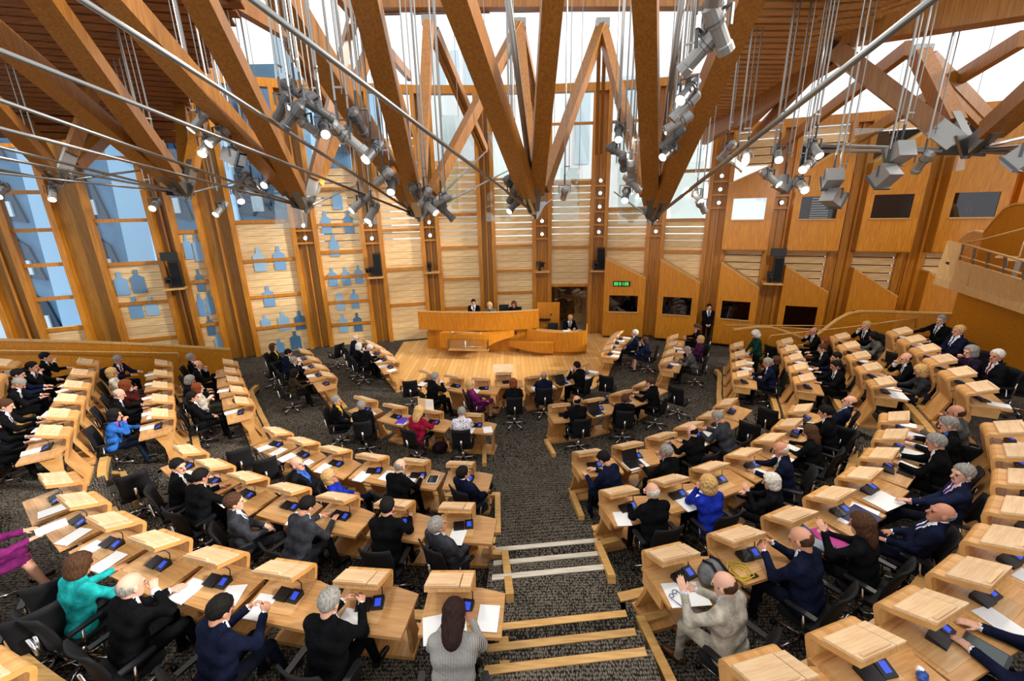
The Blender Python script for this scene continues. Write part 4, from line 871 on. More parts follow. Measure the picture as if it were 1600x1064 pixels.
def hairmat(k):
    if 'hair_'+k in MATS: return MATS['hair_'+k]
    M = pmat('hair_'+k, HCOL[k][0], .75, spec=.2); nt = M.node_tree; b = nt.nodes['Principled BSDF']; tc = nt.nodes.new('ShaderNodeTexCoord'); mp = nt.nodes.new('ShaderNodeMapping'); mp.inputs['Scale'].default_value = (60, 60, 14); no = nt.nodes.new('ShaderNodeTexNoise'); no.inputs['Scale'].default_value = 1.4; no.inputs['Detail'].default_value = 3
    l = lin(HCOL[k][0]); nt.links.new(tc.outputs['Object'], mp.inputs[0]); nt.links.new(mp.outputs[0], no.inputs[0]); nt.links.new(ramp2(nt, no.outputs[0], tuple(x*.45 for x in l[:3])+(1,), tuple(min(1, x*1.35) for x in l[:3])+(1,), .3, .7), b.inputs['Base Color'])
    bp = nt.nodes.new('ShaderNodeBump'); bp.inputs['Strength'].default_value = .5; bp.inputs['Distance'].default_value = .01; nt.links.new(no.outputs[0], bp.inputs['Height']); nt.links.new(bp.outputs[0], b.inputs['Normal']); return M
POSEW = dict(desk='forearms on desk', desk2='bent over the desk', chinR='chin on hand', chinL='chin on hand', lap='hands in lap', reclR='leaning back', reclL='leaning back', cross='arms crossed', read='hands raised together', armR='arm stretched over desk', armL='arm stretched over desk', booth='looking down', boothc='hand at face', turnR='head turned', turnL='head turned', standc='standing with clasped hands', standb='standing hands behind back', standd='standing at desk')
POSEW['raise'] = 'one hand raised'
BUILT = {}; seen = {}
BASEZ = dict(POD=.75, CLK=.1, FLOOR=0)
PEEPS = []; DUP = {}
for (bi, u_, bz, dep_, pose_, cl_, hair_, yo) in [(10, .30, .45, .26, 'boothc', 'shirt', 'short_d', 172), (10, .66, .45, .26, 'booth', 'lightgrey', 'short_br', 188), (11, .5, .42, .26, 'booth', 'plum_d', 'bob_d', 180), (14, .52, 4.30, .24, 'booth', 'charcoal', 'short_d', 180)]:
    a_, b_ = ends[bi][1], ends[bi+1][0]; t_ = (b_-a_).normalized(); n_ = Vector((t_.y, -t_.x, 0)); p_ = lerp(a_, b_, u_)+n_*(dep_+.02); PEOPLE.append(('BTH', bz, p_.x, p_.y, math.degrees(math.atan2(t_.y, t_.x))+yo, pose_, cl_, hair_))
for p in PEOPLE: DUP[(p[0], p[6], p[7])] = DUP.get((p[0], p[6], p[7]), 0)+1
for q, (row, di, hx, hy_, yaw, pose, cl, hair) in enumerate(PEOPLE):
    if pose not in BUILT: BUILT[pose] = build_pose(pose, **POSES[pose])
    me, hc_, hyaw, hpit = BUILT[pose]; z = TZ[TIER[row]] if row in TIER else (di if row == 'BTH' else BASEZ[row])
    fem = CL[cl][4] == 1 or hair.split('_')[0] in ('bob', 'long', 'curly'); s = (.95 if fem else 1.0)*random.uniform(.98, 1.03)
    ox, oy = loc2w(0, 0, yaw, hc_[0]*s, hc_[1]*s); ox, oy = (0, 0) if row == 'BTH' else (ox, oy); root = empty('person', (hx-ox, hy_-oy, z), yaw); root.scale = (s, s, s)
    b = ob('body', me, root); c = CL[cl]; sk = SKINS[q % 4]; jk = fabric('cloth_'+c[0], c[0], cl if cl in ('pattern', 'knit') else None); tr = fabric('cloth_'+c[1], c[1]); shm = fabric('shirt_'+c[2], c[2]) if cl not in ('pattern', 'knit') else jk
    tie = (fabric('tie_'+c[3], c[3]) if not fem else shm)
    for k, M in enumerate([jk, tr, sk, shm, tie, BSHOE if cl == 'lightgrey' else SHOES, sk if c[4] else tr, LIPS, EYES]): b.material_slots[k].link = 'OBJECT'; b.material_slots[k].material = M
    hk, hcx = hair.split('_'); ho = ob('hair', HAIR[hk], root); ho.location = tuple(hc_); ho.scale = (1.09, 1.09, 1.09); ho.rotation_euler = (hpit, 0, hyaw); ho.material_slots[0].link = 'OBJECT'; ho.material_slots[0].material = hairmat(hcx)
    where = ROWP[row] if row in ROWP else {'POD': 'behind the podium', 'CLK': 'at the clerk desk', 'BTH': 'inside the raised booth' if z > 3 else 'behind booth glass', 'FLOOR': 'against the slatted wall' if hx < 0 else 'by the oak booths'}[row]
    lab = f'person with {HWORD[hk].format(HCOL[hcx][1])}, {c[5]}, {where}'
    if row in ROWP and DUP[(row, cl, hair)] > 1: lab = f'person, {HWORD[hk].format(HCOL[hcx][1])}, {c[5]}, {nth(row, di)}, {where}'
    tag(root, lab, 'person', 'people attending the session'); PEEPS.append((root, row, z, yaw, hx, di, pose))
# ------------------------------------------------------------------ chairs
for root, row, z, yaw, hx, di, pose in PEEPS:
    if row in ('FLOOR', 'BTH'): continue
    x, y = root.location.x, root.location.y
    x, y = loc2w(x, y, yaw, .25, -.45) if pose == 'standd' else loc2w(x, y, yaw, 0, -.03)
    o = inst(CH, 'c', (x, y, z), yaw); tag(o, f'black swivel chair, {nth(row, di)}, {ROWP[row]}' if row in ROWP else ('black chair of '+root['label']), 'chair', 'black swivel chairs')
EMPTYCH = [(0, (-6.45, 15.36, 0.90), 60, 'left of the podium row'), (0, (-2.98, 11.52, 0.95), 10, 'at the left end of front row'), (0, (2.71, 11.60, 0.95), -25, 'at the right end of front row'), (0, (4.39, 10.67, 0.95), -45, 'behind the right second row'),
 (1, (-5.44, 7.50, 1.20), 38, 'at the far end of third row, left block'), (1, (-4.74, 7.13, 1.20), 30, 'second from the end of third row, left block'), (1, (4.99, 8.13, 1.20), -40, 'near the right end of third row'), (1, (5.74, 8.77, 1.20), -48, 'last at the right end of third row'),
 (1, (8.43, 13.31, 1.20), -70, 'next to the woman in green'), (1, (8.31, 12.35, 1.20), -66, 'right wing third row, empty'), (2, (-6.42, 6.26, 1.50), 42, 'by the left cross aisle, tilted'), (2, (6.32, 7.35, 1.50), -45, 'behind fourth row, right block'),
 (3, (10.48, 11.25, 1.90), -62, 'right wing fifth row, nearer the wall'), (3, (9.83, 10.36, 1.90), -60, 'right wing fifth row, nearer the camera'), (4, (10.69, 9.11, 2.30), -55, 'right wing back row, between two people'), (4, (10.05, 7.88, 2.30), -50, 'right wing back row, at the picture edge'),
 (3, (7.19, 5.90, 1.90), -45, 'end of fifth row, right block'), (0, (-7.87, 13.46, 0.95), 50, 'behind left wing second row'), (3, (-4.81, 3.28, 1.95), 40, 'dark corner of fifth row, left block'), (3, (-5.02, 3.66, 1.95), 35, 'fifth row, beside the teal jacket')]
for k, p, yw_, lab in EMPTYCH:
    a = rad(yw_); x, y = p[0]-math.sin(a)*.27, p[1]+math.cos(a)*.27; o = inst(CH, 'c', (x, y, TZ[k]), yw_); tag(o, 'empty black swivel chair '+lab, 'chair', 'black swivel chairs')
for p, yw_, lab, z in [((1.72, 17.00, 1.17), 180, 'beside the clerk', .12), ((-0.32, 17.90, 1.85), 180, 'behind the blond person on the podium', .75), ((1.40, 17.60, 1.49), 165, 'at the podium right end', .75)]:
    o = inst(CH, 'c', (p[0], p[1], z), yw_); tag(o, 'tall black leather chair '+lab, 'chair', 'black swivel chairs')

# ------------------------------------------------------------------ roof trusses: oak struts rising from steel nodes, steel tie rods
def truss(node, struts, rods, label, w=.30):
    T_ = empty('roof_truss', node, label=label, cat='roof truss', group='oak and steel roof trusses'); nv = Vector(node)
    for (e, ww) in struts:
        d = Vector(e)-nv; n_ = d.normalized(); MB().bar(n_*.75, d, ww, ww*.95).obj('strut', BEAM, T_)
        MB().bar(n_*.25, n_*.95, ww*.5, ww*1.02).obj('steel_shoe', STEEL, T_)
    for (e, r) in rods:
        d = Vector(e)-nv; n_ = d.normalized(); MB().tube([n_*.45, d], r, 8).obj('tie_rod', STEEL, T_, smooth=True); MB().bar((0, 0, 0), n_*.55, .05, .16).obj('fork_end', DSTEEL, T_)
    MB().prism([(-.3, .28), (.3, .28), (.06, -.14), (-.06, -.14)], -.03, .03, 'y').prism([(-.3, .28), (.3, .28), (.06, -.14), (-.06, -.14)], -.03, .03, 'x').obj('node_plate', STEEL, T_)
    return T_
truss((-11.23, 11.50, 6.54), [((-8.86, 8.00, 7.97), .30), ((-10.39, 13.50, 10.53), .26), ((-11.76, 14.00, 8.09), .28), ((-15.31, 15.00, 9.32), .24)], [((-9.77, 8.50, 6.60), .022), ((-9.56, 8.30, 6.53), .02), ((-11.60, 15.40, 7.21), .03)], 'leftmost oak roof truss node by the blue windows')
truss((-8.14, 11.50, 6.18), [((-7.67, 7.20, 8.52), .32), ((-6.53, 7.00, 8.93), .34), ((-8.45, 14.50, 10.56), .26), ((-10.08, 15.00, 9.74), .26)], [((-7.35, 6.50, 6.67), .024), ((-7.07, 6.20, 6.48), .022), ((-9.91, 16.50, 6.78), .03), ((-9.02, 8.00, 6.43), .02)], 'oak roof truss node second from the left windows')
truss((-5.19, 11.50, 5.79), [((-5.35, 6.80, 8.68), .34), ((-4.05, 6.60, 8.60), .34), ((-3.73, 13.00, 10.89), .24), ((-3.78, 14.80, 10.78), .26)], [((-5.70, 5.20, 6.94), .026), ((-6.26, 5.60, 6.73), .024), ((-5.76, 17.50, 6.69), .032)], 'oak roof truss node above the left wing')
truss((-2.32, 11.50, 5.52), [((-3.00, 6.60, 8.55), .34), ((-1.79, 6.40, 8.47), .34), ((-2.21, 14.50, 10.83), .27), ((0.42, 15.00, 10.90), .27)], [((-3.46, 4.00, 7.35), .028), ((-4.67, 4.40, 7.13), .026), ((-0.87, 18.60, 7.91), .032), ((0.01, 18.60, 7.18), .03)], 'oak roof truss node left of the hanging centre')
truss((0.66, 11.50, 5.53), [((-0.72, 6.60, 8.58), .36), ((0.75, 7.80, 9.01), .34), ((0.41, 15.00, 10.93), .27), ((2.88, 15.00, 10.83), .27)], [((-2.02, 3.80, 7.25), .03), ((0.03, 8.00, 8.94), .06), ((2.46, 18.40, 6.54), .03)], 'central oak roof truss node above the podium')
truss((3.69, 11.50, 5.32), [((2.01, 7.40, 8.85), .36), ((3.35, 6.80, 8.53), .36), ((2.90, 15.00, 10.83), .26), ((6.04, 15.00, 9.10), .2)], [((3.34, 3.80, 7.16), .036), ((2.80, 8.00, 8.81), .06), ((4.19, 18.00, 6.24), .03)], 'oak roof truss node right of centre, lit by lamps')
truss((8.93, 9.00, 6.54), [((7.08, 10.60, 8.78), .34), ((9.25, 11.00, 8.79), .30), ((7.91, 6.80, 7.49), .34), ((8.68, 8.00, 7.17), .26)], [((8.75, 13.50, 7.27), .045), ((8.59, 13.20, 7.06), .04), ((8.12, 6.50, 6.36), .04), ((8.06, 6.40, 6.17), .035), ((10.52, 9.50, 6.82), .04)], 'oak roof truss node at the upper right gallery')
# upper steel heads on the far side and struts falling to the wall
for q, (p, e) in enumerate([((-2.25, 14.80, 10.98), (-0.96, 19.00, 7.96)), ((0.41, 15.00, 10.93), (1.21, 19.00, 9.47)), ((-3.78, 14.80, 10.81), (-3.88, 18.60, 8.58)), ((-6.57, 14.60, 10.88), (-5.80, 18.00, 7.73)), ((2.90, 15.00, 10.89), (3.60, 18.40, 7.76)), ((7.21, 10.80, 8.86), (9.14, 17.50, 8.05)), ((9.26, 11.00, 8.81), (12.08, 11.50, 7.17))]):
    E_ = empty('roof_brace', p, label=['slim oak brace falling to the pillar left of the podium', 'slim oak brace in front of the central glazing', 'oak brace beside the tall slatted bay', 'oak brace above the bottle cut-out bay', 'split vertical oak post under the glazed ridge', 'long oak edge beam beside the slatted right ceiling', 'short oak brace at the upper right'][q], cat='roof brace', group='oak roof braces')
    d = Vector(e)-Vector(p); n_ = d.normalized(); u_ = n_.cross(Vector((0, 1, 0))).normalized()*.09
    for s in (-1, 1): MB().bar(n_*.3+u_*s, d+u_*s, .12, .26).obj('timber', BEAM, E_)
    MB().bar(-n_*.1, n_*.5, .1, .3).obj('steel_head', STEEL, E_)
    MB().box(-.2, .2, -.12, .12, -.1, .14).obj('bracket', STEEL, E_)
# ridge and edge beams
for q, (a, b, ww, hh, lab) in enumerate([((-4.32, 15.00, 11.53), (6.08, 15.00, 11.38), .35, .3, 'pale oak ridge beam across the top of the glazing'), ((7.26, 10.50, 9.07), (8.78, 7.50, 8.58), .45, .5, 'thick oak edge beam over the right skylight'), ((6.47, 13.00, 10.23), (7.29, 10.50, 8.93), .12, .14, 'slim steel rail under the right slatted ceiling'), ((7.29, 17.40, 8.07), (7.55, 10.80, 8.93), .25, .5, 'inclined oak beam along the right ceiling edge'),
    ((9.87, 17.00, 7.60), (8.67, 10.60, 8.79), .16, .3, 'inclined oak glazing bar of the right skylight'), ((11.79, 15.60, 7.71), (10.05, 9.60, 8.61), .16, .3, 'upper inclined glazing bar at far right'), ((-5.63, 17.50, 10.52), (-5.42, 9.50, 9.67), .2, .34, 'inclined oak beam between the left skylights'), ((-3.64, 18.30, 10.50), (-3.51, 10.50, 10.05), .16, .3, 'inclined oak glazing bar left of the centre'), ((-12.06, 14.80, 8.95), (-12.41, 12.50, 9.20), .2, .3, 'oak wall beam at the foot of left ceiling')]):
    MB().bar(a, b, ww, hh).obj('roof_beam', BEAM, label=lab, cat='beam', group='roof beams')
# steel rail line under the ridge
for q, (x0, x1) in enumerate([(-3.0, -1.9), (-1.6, .1), (.5, 2.0), (2.4, 3.6)]):
    MB().tube([(x0*1.35-.6, 15.2, 11.35), (x1*1.35-.6, 15.2, 11.35)], .05).obj('steel_tie', STEEL, label=f'{ORD[q]} short steel tie under the ridge counting from the left', cat='tie bar', group='ridge ties', smooth=True)
# slatted ceilings
def ceiling(name, A, B_, C, D_, n, M):
    A, B_, C, D_ = map(Vector, (A, B_, C, D_)); R = empty(name, (0, 0, 0)); tag(R, kind='structure'); nn = (B_-A).cross(D_-A).normalized()
    if nn.z < 0: nn = -nn
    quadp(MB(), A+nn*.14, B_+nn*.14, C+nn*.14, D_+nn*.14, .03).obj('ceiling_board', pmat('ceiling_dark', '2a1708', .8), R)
    for k in range(n):
        t = (k+.5)/n; p, q = lerp(A, D_, t), lerp(B_, C, t); MB().bar(p, q, (D_-A).length/n*.62, .05, up=nn).obj('slat', M, R)
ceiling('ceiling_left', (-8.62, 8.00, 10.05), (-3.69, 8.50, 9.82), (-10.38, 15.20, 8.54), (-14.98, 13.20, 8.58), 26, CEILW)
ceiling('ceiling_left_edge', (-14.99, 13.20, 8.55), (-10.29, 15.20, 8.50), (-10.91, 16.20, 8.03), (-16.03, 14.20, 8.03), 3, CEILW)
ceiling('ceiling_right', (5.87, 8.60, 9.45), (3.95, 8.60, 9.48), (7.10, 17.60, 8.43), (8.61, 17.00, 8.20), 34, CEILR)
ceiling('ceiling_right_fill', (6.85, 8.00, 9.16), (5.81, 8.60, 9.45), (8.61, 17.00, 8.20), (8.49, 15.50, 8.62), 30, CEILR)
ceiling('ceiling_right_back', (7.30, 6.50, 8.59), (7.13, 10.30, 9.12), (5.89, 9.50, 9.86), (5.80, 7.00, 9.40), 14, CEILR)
for q, p in enumerate([(6.43, 12.50, 10.16), (6.47, 11.50, 9.94), (6.55, 10.60, 9.59), (7.02, 12.00, 9.72)]):
    E_ = empty('ceiling_hatch', (p[0], p[1], p[2]-.02), 20, label=f'black ceiling fitting among slats, {["nearest the stage lamp cluster", "upper middle", "upper right", "lower right"][q]}', cat='ceiling fitting', group='black fittings in the slatted ceiling')
    MB().box(-.22, .22, -.14, .14, -.03, .03).obj('plate', BLACKP, E_); MB().tube([(0, 0, 0), (0, 0, -.35)], .012).obj('stalk', STEEL, E_)
# hanging acoustic glass sheets
for q, (a, b, c, d) in enumerate([((-0.55, 13.00, 7.72), (0.06, 12.60, 7.49), (0.02, 12.60, 5.33), (-0.68, 13.00, 5.32)), ((1.29, 13.00, 6.75), (2.00, 13.00, 6.73), (2.04, 13.00, 5.27), (1.27, 13.00, 5.28)), ((2.94, 12.50, 7.18), (3.76, 12.50, 7.01), (3.86, 12.50, 5.14), (3.06, 12.50, 5.19)), ((-4.11, 12.50, 7.16), (-3.33, 12.00, 7.08), (-3.56, 12.00, 5.34), (-4.42, 12.50, 5.34)), ((-6.17, 12.00, 6.36), (-5.30, 12.00, 6.34), (-5.47, 12.00, 5.27), (-6.33, 12.00, 5.29)), ((-1.79, 13.00, 8.14), (-1.34, 13.00, 8.13), (-1.48, 13.00, 5.62), (-1.96, 13.00, 5.63)), ((10.35, 14.00, 7.76), (11.39, 14.00, 7.74), (11.65, 14.00, 6.64), (10.62, 14.00, 6.51)), ((11.77, 13.00, 7.41), (12.77, 13.00, 7.47), (12.98, 13.00, 6.47), (12.06, 13.00, 6.32)), ((4.93, 14.00, 7.34), (5.90, 14.00, 7.29), (6.13, 14.00, 5.20), (5.08, 14.00, 5.22))]):
    gs = empty('glass_sheet', a, label='hanging glass acoustic sheet '+['left of the central truss', 'under the box lamp right of centre', 'beside the bright lamp column', 'near the left lamp pair', 'above the standing doorman bay', 'behind the left centre truss', 'in front of upper right booths', 'at the far upper right', 'in front of the tall right window'][q], cat='glass sheet', group='hanging glass sheets'); A_, B2_, C_, D2_ = [Vector(v)-Vector(a) for v in (a, b, c, d)]; quadp(MB(), A_, B2_, C_, D2_, .02).obj('pane', SHEET, gs)
    for v in (A_, B2_): MB().tube([v-Vector((0, 0, .05)), (v.x, v.y, 11.2-a[2])], .008, 5).obj('suspension_wire', STEEL, gs)
# ------------------------------------------------------------------ stage lamps
def make_lamp(kind, lit):
    s = empty('stage_lamp'); G_ = LAMPD if kind == 'dark' else LAMPG
    if kind == 'box':
        h = MB().box(-.16, .16, -.20, .16, -.15, .15).obj('housing', LAMPG, s); MB().box(-.13, .13, .16, .19, -.12, .12).obj('lens', GLOW if lit else LENS, h)
        MB().box(-.18, .18, .12, .16, -.18, .18).obj('barn_door', LAMPD, h)
    else:
        h = MB().tube([(0, -.30, 0), (0, -.26, 0), (0, -.05, 0), (0, -.04, 0), (0, .18, 0), (0, .19, 0), (0, .28, 0)], [.05, .10, .105, .085, .085, .10, .10], 12).obj('housing', G_, s)
        MB().tube([(0, .272, 0), (0, .285, 0)], .085, 12).obj('lens', GLOW if lit else LENS, h); MB().tube([(0, -.1, -.0), (0, -.09, 0)], .118, 12).obj('band', LAMPD, h)
        MB().box(-.04, .04, -.22, -.08, .09, .15).obj('lamp_cap', LAMPD, h)
    m_ = MB().bar((-.16, 0, 0), (-.16, 0, .20), .02, .04).bar((.16, 0, 0), (.16, 0, .20), .02, .04).bar((-.17, 0, .20), (.17, 0, .20), .04, .02); m_.obj('yoke', LAMPD, s)
    MB().tube([(0, 0, .20), (0, 0, .5)], .022, 6).obj('clamp', DSTEEL, s)
    m_ = MB().tube([(0, 0, .45), (0, 0, 7.5)], .02, 6); m_.tube([(.12, .03, .6), (.12, .03, 7.5)], .011, 5); m_.bar((-.02, 0, .7), (.14, .03, .7), .03, .03); m_.obj('hanging_rod', STEEL, s)
    return s
LP = {}
LAMPS = [((-7.86, 10.50, 7.10), 'c', 1), ((-8.09, 10.50, 6.89), 'c', 1), ((-9.00, 11.50, 5.93), 'c', 1), ((-7.36, 11.50, 5.80), 'c', 1), ((-5.56, 8.60, 7.28), 'c', 1), ((-5.67, 8.80, 6.88), 'c', 1), ((-5.41, 8.80, 7.03), 'c', 1), ((-5.30, 9.00, 6.70), 'box', 0), ((-5.80, 10.00, 6.33), 'dark', 0), ((-5.59, 10.00, 6.22), 'dark', 0), ((-5.50, 10.50, 6.37), 'c', 1), ((-6.26, 10.50, 6.09), 'c', 1), ((-11.51, 11.50, 6.26), 'c', 1), ((-12.19, 11.00, 6.31), 'c', 1),
 ((-2.90, 6.20, 6.95), 'dark', 0), ((-2.70, 6.00, 6.79), 'dark', 0), ((-2.59, 6.10, 6.97), 'dark', 1), ((-2.43, 6.20, 6.90), 'dark', 0), ((-2.66, 6.30, 6.74), 'c', 0), ((-2.48, 6.40, 6.72), 'dark', 1), ((-2.79, 6.40, 7.16), 'dark', 0), ((-2.50, 7.00, 6.76), 'c', 0), ((-2.33, 7.00, 6.65), 'c', 0), ((-2.26, 7.20, 6.93), 'dark', 0), ((-2.14, 7.40, 6.55), 'dark', 1), ((-2.34, 8.60, 6.26), 'c', 0), ((-2.26, 8.80, 6.14), 'dark', 1), ((-3.11, 9.40, 5.81), 'c', 1), ((-2.87, 9.40, 5.63), 'c', 1), ((-2.07, 10.00, 6.04), 'dark', 0), ((-1.79, 10.00, 5.74), 'c', 1), ((-1.53, 10.20, 5.85), 'c', 0), ((-1.47, 10.40, 5.60), 'dark', 0), ((-1.86, 10.00, 5.93), 'c', 0),
 ((0.03, 10.60, 6.19), 'dark', 0), ((0.09, 10.60, 5.97), 'dark', 0), ((0.13, 10.60, 5.74), 'dark', 1), ((1.35, 11.00, 5.99), 'c', 0), ((2.27, 9.60, 7.10), 'dark', 1), ((2.25, 9.60, 6.73), 'dark', 1), ((2.39, 9.60, 6.52), 'dark', 0), ((2.56, 9.60, 6.34), 'c', 0), ((2.66, 9.80, 6.12), 'c', 0), ((2.59, 10.00, 5.92), 'dark', 1),
 ((2.05, 5.00, 7.45), 'c', 0), ((2.13, 5.00, 7.30), 'c', 0), ((2.05, 5.20, 7.17), 'c', 0), ((2.64, 7.00, 7.22), 'dark', 1), ((2.68, 7.20, 7.06), 'c', 0), ((2.89, 8.00, 6.97), 'c', 0), ((3.02, 8.60, 6.82), 'dark', 0), ((3.13, 9.00, 6.65), 'dark', 1), ((4.95, 10.50, 6.80), 'c', 0), ((5.19, 10.50, 6.53), 'c', 1), ((5.60, 9.60, 6.60), 'c', 1), ((5.51, 9.60, 6.16), 'c', 1), ((5.81, 9.60, 6.03), 'box', 0), ((5.93, 9.20, 5.98), 'c', 1), ((6.06, 9.20, 6.67), 'c', 1), ((5.99, 9.20, 6.36), 'c', 1), ((6.11, 8.60, 6.05), 'box', 0), ((6.21, 8.60, 5.71), 'box', 0), ((6.42, 7.60, 6.38), 'box', 0), ((6.26, 7.60, 6.02), 'box', 0), ((8.11, 9.00, 6.35), 'c', 0), ((5.41, 10.50, 6.66), 'c', 1), ((4.77, 11.50, 5.88), 'c', 1), ((4.93, 11.50, 5.62), 'c', 0), ((7.14, 6.40, 6.17), 'box', 0)]
WHERE = ['over the left blue windows', 'over the left wing', 'in the crowded cluster upper left', 'between the left trusses', 'around the left centre truss', 'beside the central truss', 'in the tall column right of centre', 'in the big cluster top right of centre', 'in the bunch before the raised booths', 'before the far right booths']
WI = [0]*4+[1]*8+[0]*2+[2]*7+[3]*8+[4]*5+[5]*4+[6]*6+[7]*8+[8]*8+[9]*5+[8]*3+[9]
cntw = {}; lampobjs = []
for q, (p, kd, lit) in enumerate(LAMPS):
    if (kd, lit) not in LP: LP[(kd, lit)] = make_lamp(kd, lit); o = LP[(kd, lit)]
    else: o = copy_tree(LP[(kd, lit)])
    yw_ = (180+random.uniform(-60, 60)) if lit else random.uniform(-100, 100); place(o, p, yw_); k_ = .68 if WI[q] == 2 else .86; o.scale = (k_, k_, k_*1.0)
    [c for c in o.children if c.name.startswith('housing')][0].rotation_euler = (rad(random.uniform(-48, -22)), 0, 0)
    w_ = WHERE[WI[q]] if q < len(WI) else WHERE[8]; key = (kd, lit, w_); cntw[key] = cntw.get(key, 0)+1
    tag(o, f'{"lit" if lit else "unlit"} {dict(c="grey cylindrical", dark="dark cylindrical", box="grey box-shaped")[kd]} stage lamp, {ORD[cntw[key]-1]}, hanging {w_}', 'stage lamp', 'stage lamps on rods'); lampobjs.append((p, w_, q))
# small lamps in the pillar niches
NICHE = [(4, 5.05, .5), (4, 4.55, .5), (5, 5.0, .5), (5, 4.45, .5), (6, 5.05, .5), (6, 4.5, .5), (8, 5.0, .5), (8, 4.45, .5), (9, 6.6, .5), (9, 6.1, .5), (9, 5.55, .5), (9, 5.0, .5), (9, 4.5, .5), (10, 5.0, .5), (10, 4.5, .5), (11, 6.6, .4), (11, 6.1, .4), (11, 5.6, .4), (12, 6.0, .4), (12, 5.55, .4)]
pm = None; cnt = {}
PNAME = {4: 'pillar right of the standing doorman', 5: 'pillar with the left loudspeaker', 6: 'pillar left of the podium', 8: 'pillar left of the doorway', 9: 'pillar right of the doorway', 10: 'pillar between the first two booths', 11: 'pillar before the raised booths', 12: 'pillar between the first raised booths'}
for (i, z, dep) in NICHE:
    c = vec(i); t = tang(i); n = Vector((t.y, -t.x, 0)); n = -n if n.y > 0 else n; an = math.degrees(math.atan2(t.y, t.x)); p = c+n*.06
    if pm is None:
        pm = empty('niche_lamp'); MB().tube([(0, .05, 0), (0, -.14, -.05)], .075, 10).obj('housing', STEELW, pm, smooth=True); MB().tube([(0, -.135, -.05), (0, -.15, -.054)], .062, 10).obj('lens', GLOW, pm); o = pm
    else: o = copy_tree(pm)
    place(o, (p.x, p.y, z+.2), an); cnt[i] = cnt.get(i, 0)+1; tag(o, f'small white lamp, {ORD[cnt[i]-1]} from the top, {PNAME[i]}', 'lamp', 'small lamps in pillar niches')
    b = MB().box(-PW[i]/2, PW[i]/2, -.12, .1, -.04, .04).obj('niche_shelf', POST, label=f'oak cross shelf, {ORD[cnt[i]-1]} from the top, {PNAME[i]}', cat='shelf', group='niche shelves'); place(b, (c.x, c.y, z-.05), an)
# loudspeakers, cameras on pillar shelves
for q, (i, z, spk, cam_, mon) in enumerate([(2, 3.1, 1, 1, 1), (5, 3.0, 1, 1, 0), (6, 3.1, 0, 1, 0), (8, 3.0, 0, 1, 0), (9, 3.0, 1, 1, 0), (12, 2.75, 1, 1, 1)]):
    c = vec(i); t = tang(i); n = Vector((t.y, -t.x, 0)); n = -n if n.y > 0 else n; an = math.degrees(math.atan2(t.y, t.x)); p = c+n*(.42 if i != 12 else .9)
    w_ = ['by the left blue windows', 'right of the bottle cut-outs', 'left of the podium', 'left of the doorway', 'right of the doorway', 'among the oak booths'][q]
    b = MB().box(-.32, .32, -.22, .26 if i != 12 else .6, -.03, .03).obj('camera_shelf', KERB, label='small oak shelf on the pillar '+w_, cat='shelf', group='pillar shelves'); place(b, (p.x, p.y, z), an)
    if spk:
        s_ = empty('loudspeaker', (p.x+t.x*.12, p.y+t.y*.12, z+.05), an, label='black loudspeaker column on the pillar '+w_, cat='loudspeaker', group='loudspeakers'); MB().box(-.16, .16, -.05, .2, 0, .95).obj('cabinet', BLACKP, s_); MB().box(-.14, .14, -.065, -.05, .04, .9).obj('grille', BLACK, s_)
    c_ = empty('broadcast_camera', (p.x-t.x*.12, p.y-t.y*.12, z+.03), an+random.uniform(-30, 30), label='black remote broadcast camera on the shelf '+w_, cat='camera', group='broadcast cameras')
    MB().tube([(0, 0, 0), (0, 0, .22)], .06, 8).obj('pedestal', BLACKP, c_); MB().box(-.1, .1, -.28, .16, .2, .4).obj('camera_body', BLACKP, c_); MB().tube([(0, -.28, .3), (0, -.42, .28)], .06, 10).obj('lens', DARKGL, c_); MB().box(-.09, .09, -.46, -.36, .36, .40).obj('hood', BLACKP, c_)
    if mon: m_ = MB().box(-.26, .26, -.03, .03, 0, .3).obj('monitor', BLACKP, label='black monitor above the loudspeaker '+w_, cat='monitor'); place(m_, (p.x+t.x*.05, p.y+t.y*.05, z+1.02), an)
# ------------------------------------------------------------------ things on the desks
rs = random.Random(5)
def onDesk(row, i, lx, ly, yaw=0):
    x, y, rz = DESKS[row][i]; a = loc2w(x, y, rz, lx, ly); return (a[0], a[1], TZ[TIER[row]]+.759), rz+yaw
pmesh = [MB().box(-.105, .105, -.148, .148, 0, .003).mesh('paper', PAPER), MB().box(-.21, .21, -.15, .15, 0, .004).mesh('paper', PAPER), MB().box(-.105, .105, -.148, .148, 0, .012).mesh('paper', PAPER)]
skip = {('A', 3), ('X4', 1), ('X4', 2)}
for row, L in DESKS.items():
    for i in range(len(L)):
        if (row, i) in skip: continue
        k = rs.random()
        if k < .72:
            j = 1 if rs.random() < .18 else (2 if rs.random() < .3 else 0); loc, rz = onDesk(row, i, rs.uniform(-.14, .12) if j != 1 else -.02, rs.uniform(-.30, -.24), rs.uniform(-14, 14)); o = ob('paper_sheet', pmesh[j]); place(o, loc, rz); tag(o, f'white {["paper", "folded paper", "papers"][j]}, desk {nth(row, i)}, {ROWP[row]}', 'paper', 'papers on the desks')
        if rs.random() < .35:
            loc, rz = onDesk(row, i, .40, rs.uniform(-.30, -.1), rs.uniform(-20, 20)); o = ob('paper_sheet', pmesh[0]); place(o, loc, rz); tag(o, f'loose sheet, desk {nth(row, i)}, {ROWP[row]}', 'paper', 'loose sheets on the desks')
def boxthing(name, row, i, lx, ly, yaw, dims, M, label, cat):
    loc, rz = onDesk(row, i, lx, ly, yaw); o = empty(name, loc, rz, label=label, cat=cat); a, b, c = dims; MB().box(-a/2, a/2, -b/2, b/2, 0, c).obj('cover', M, o); return o
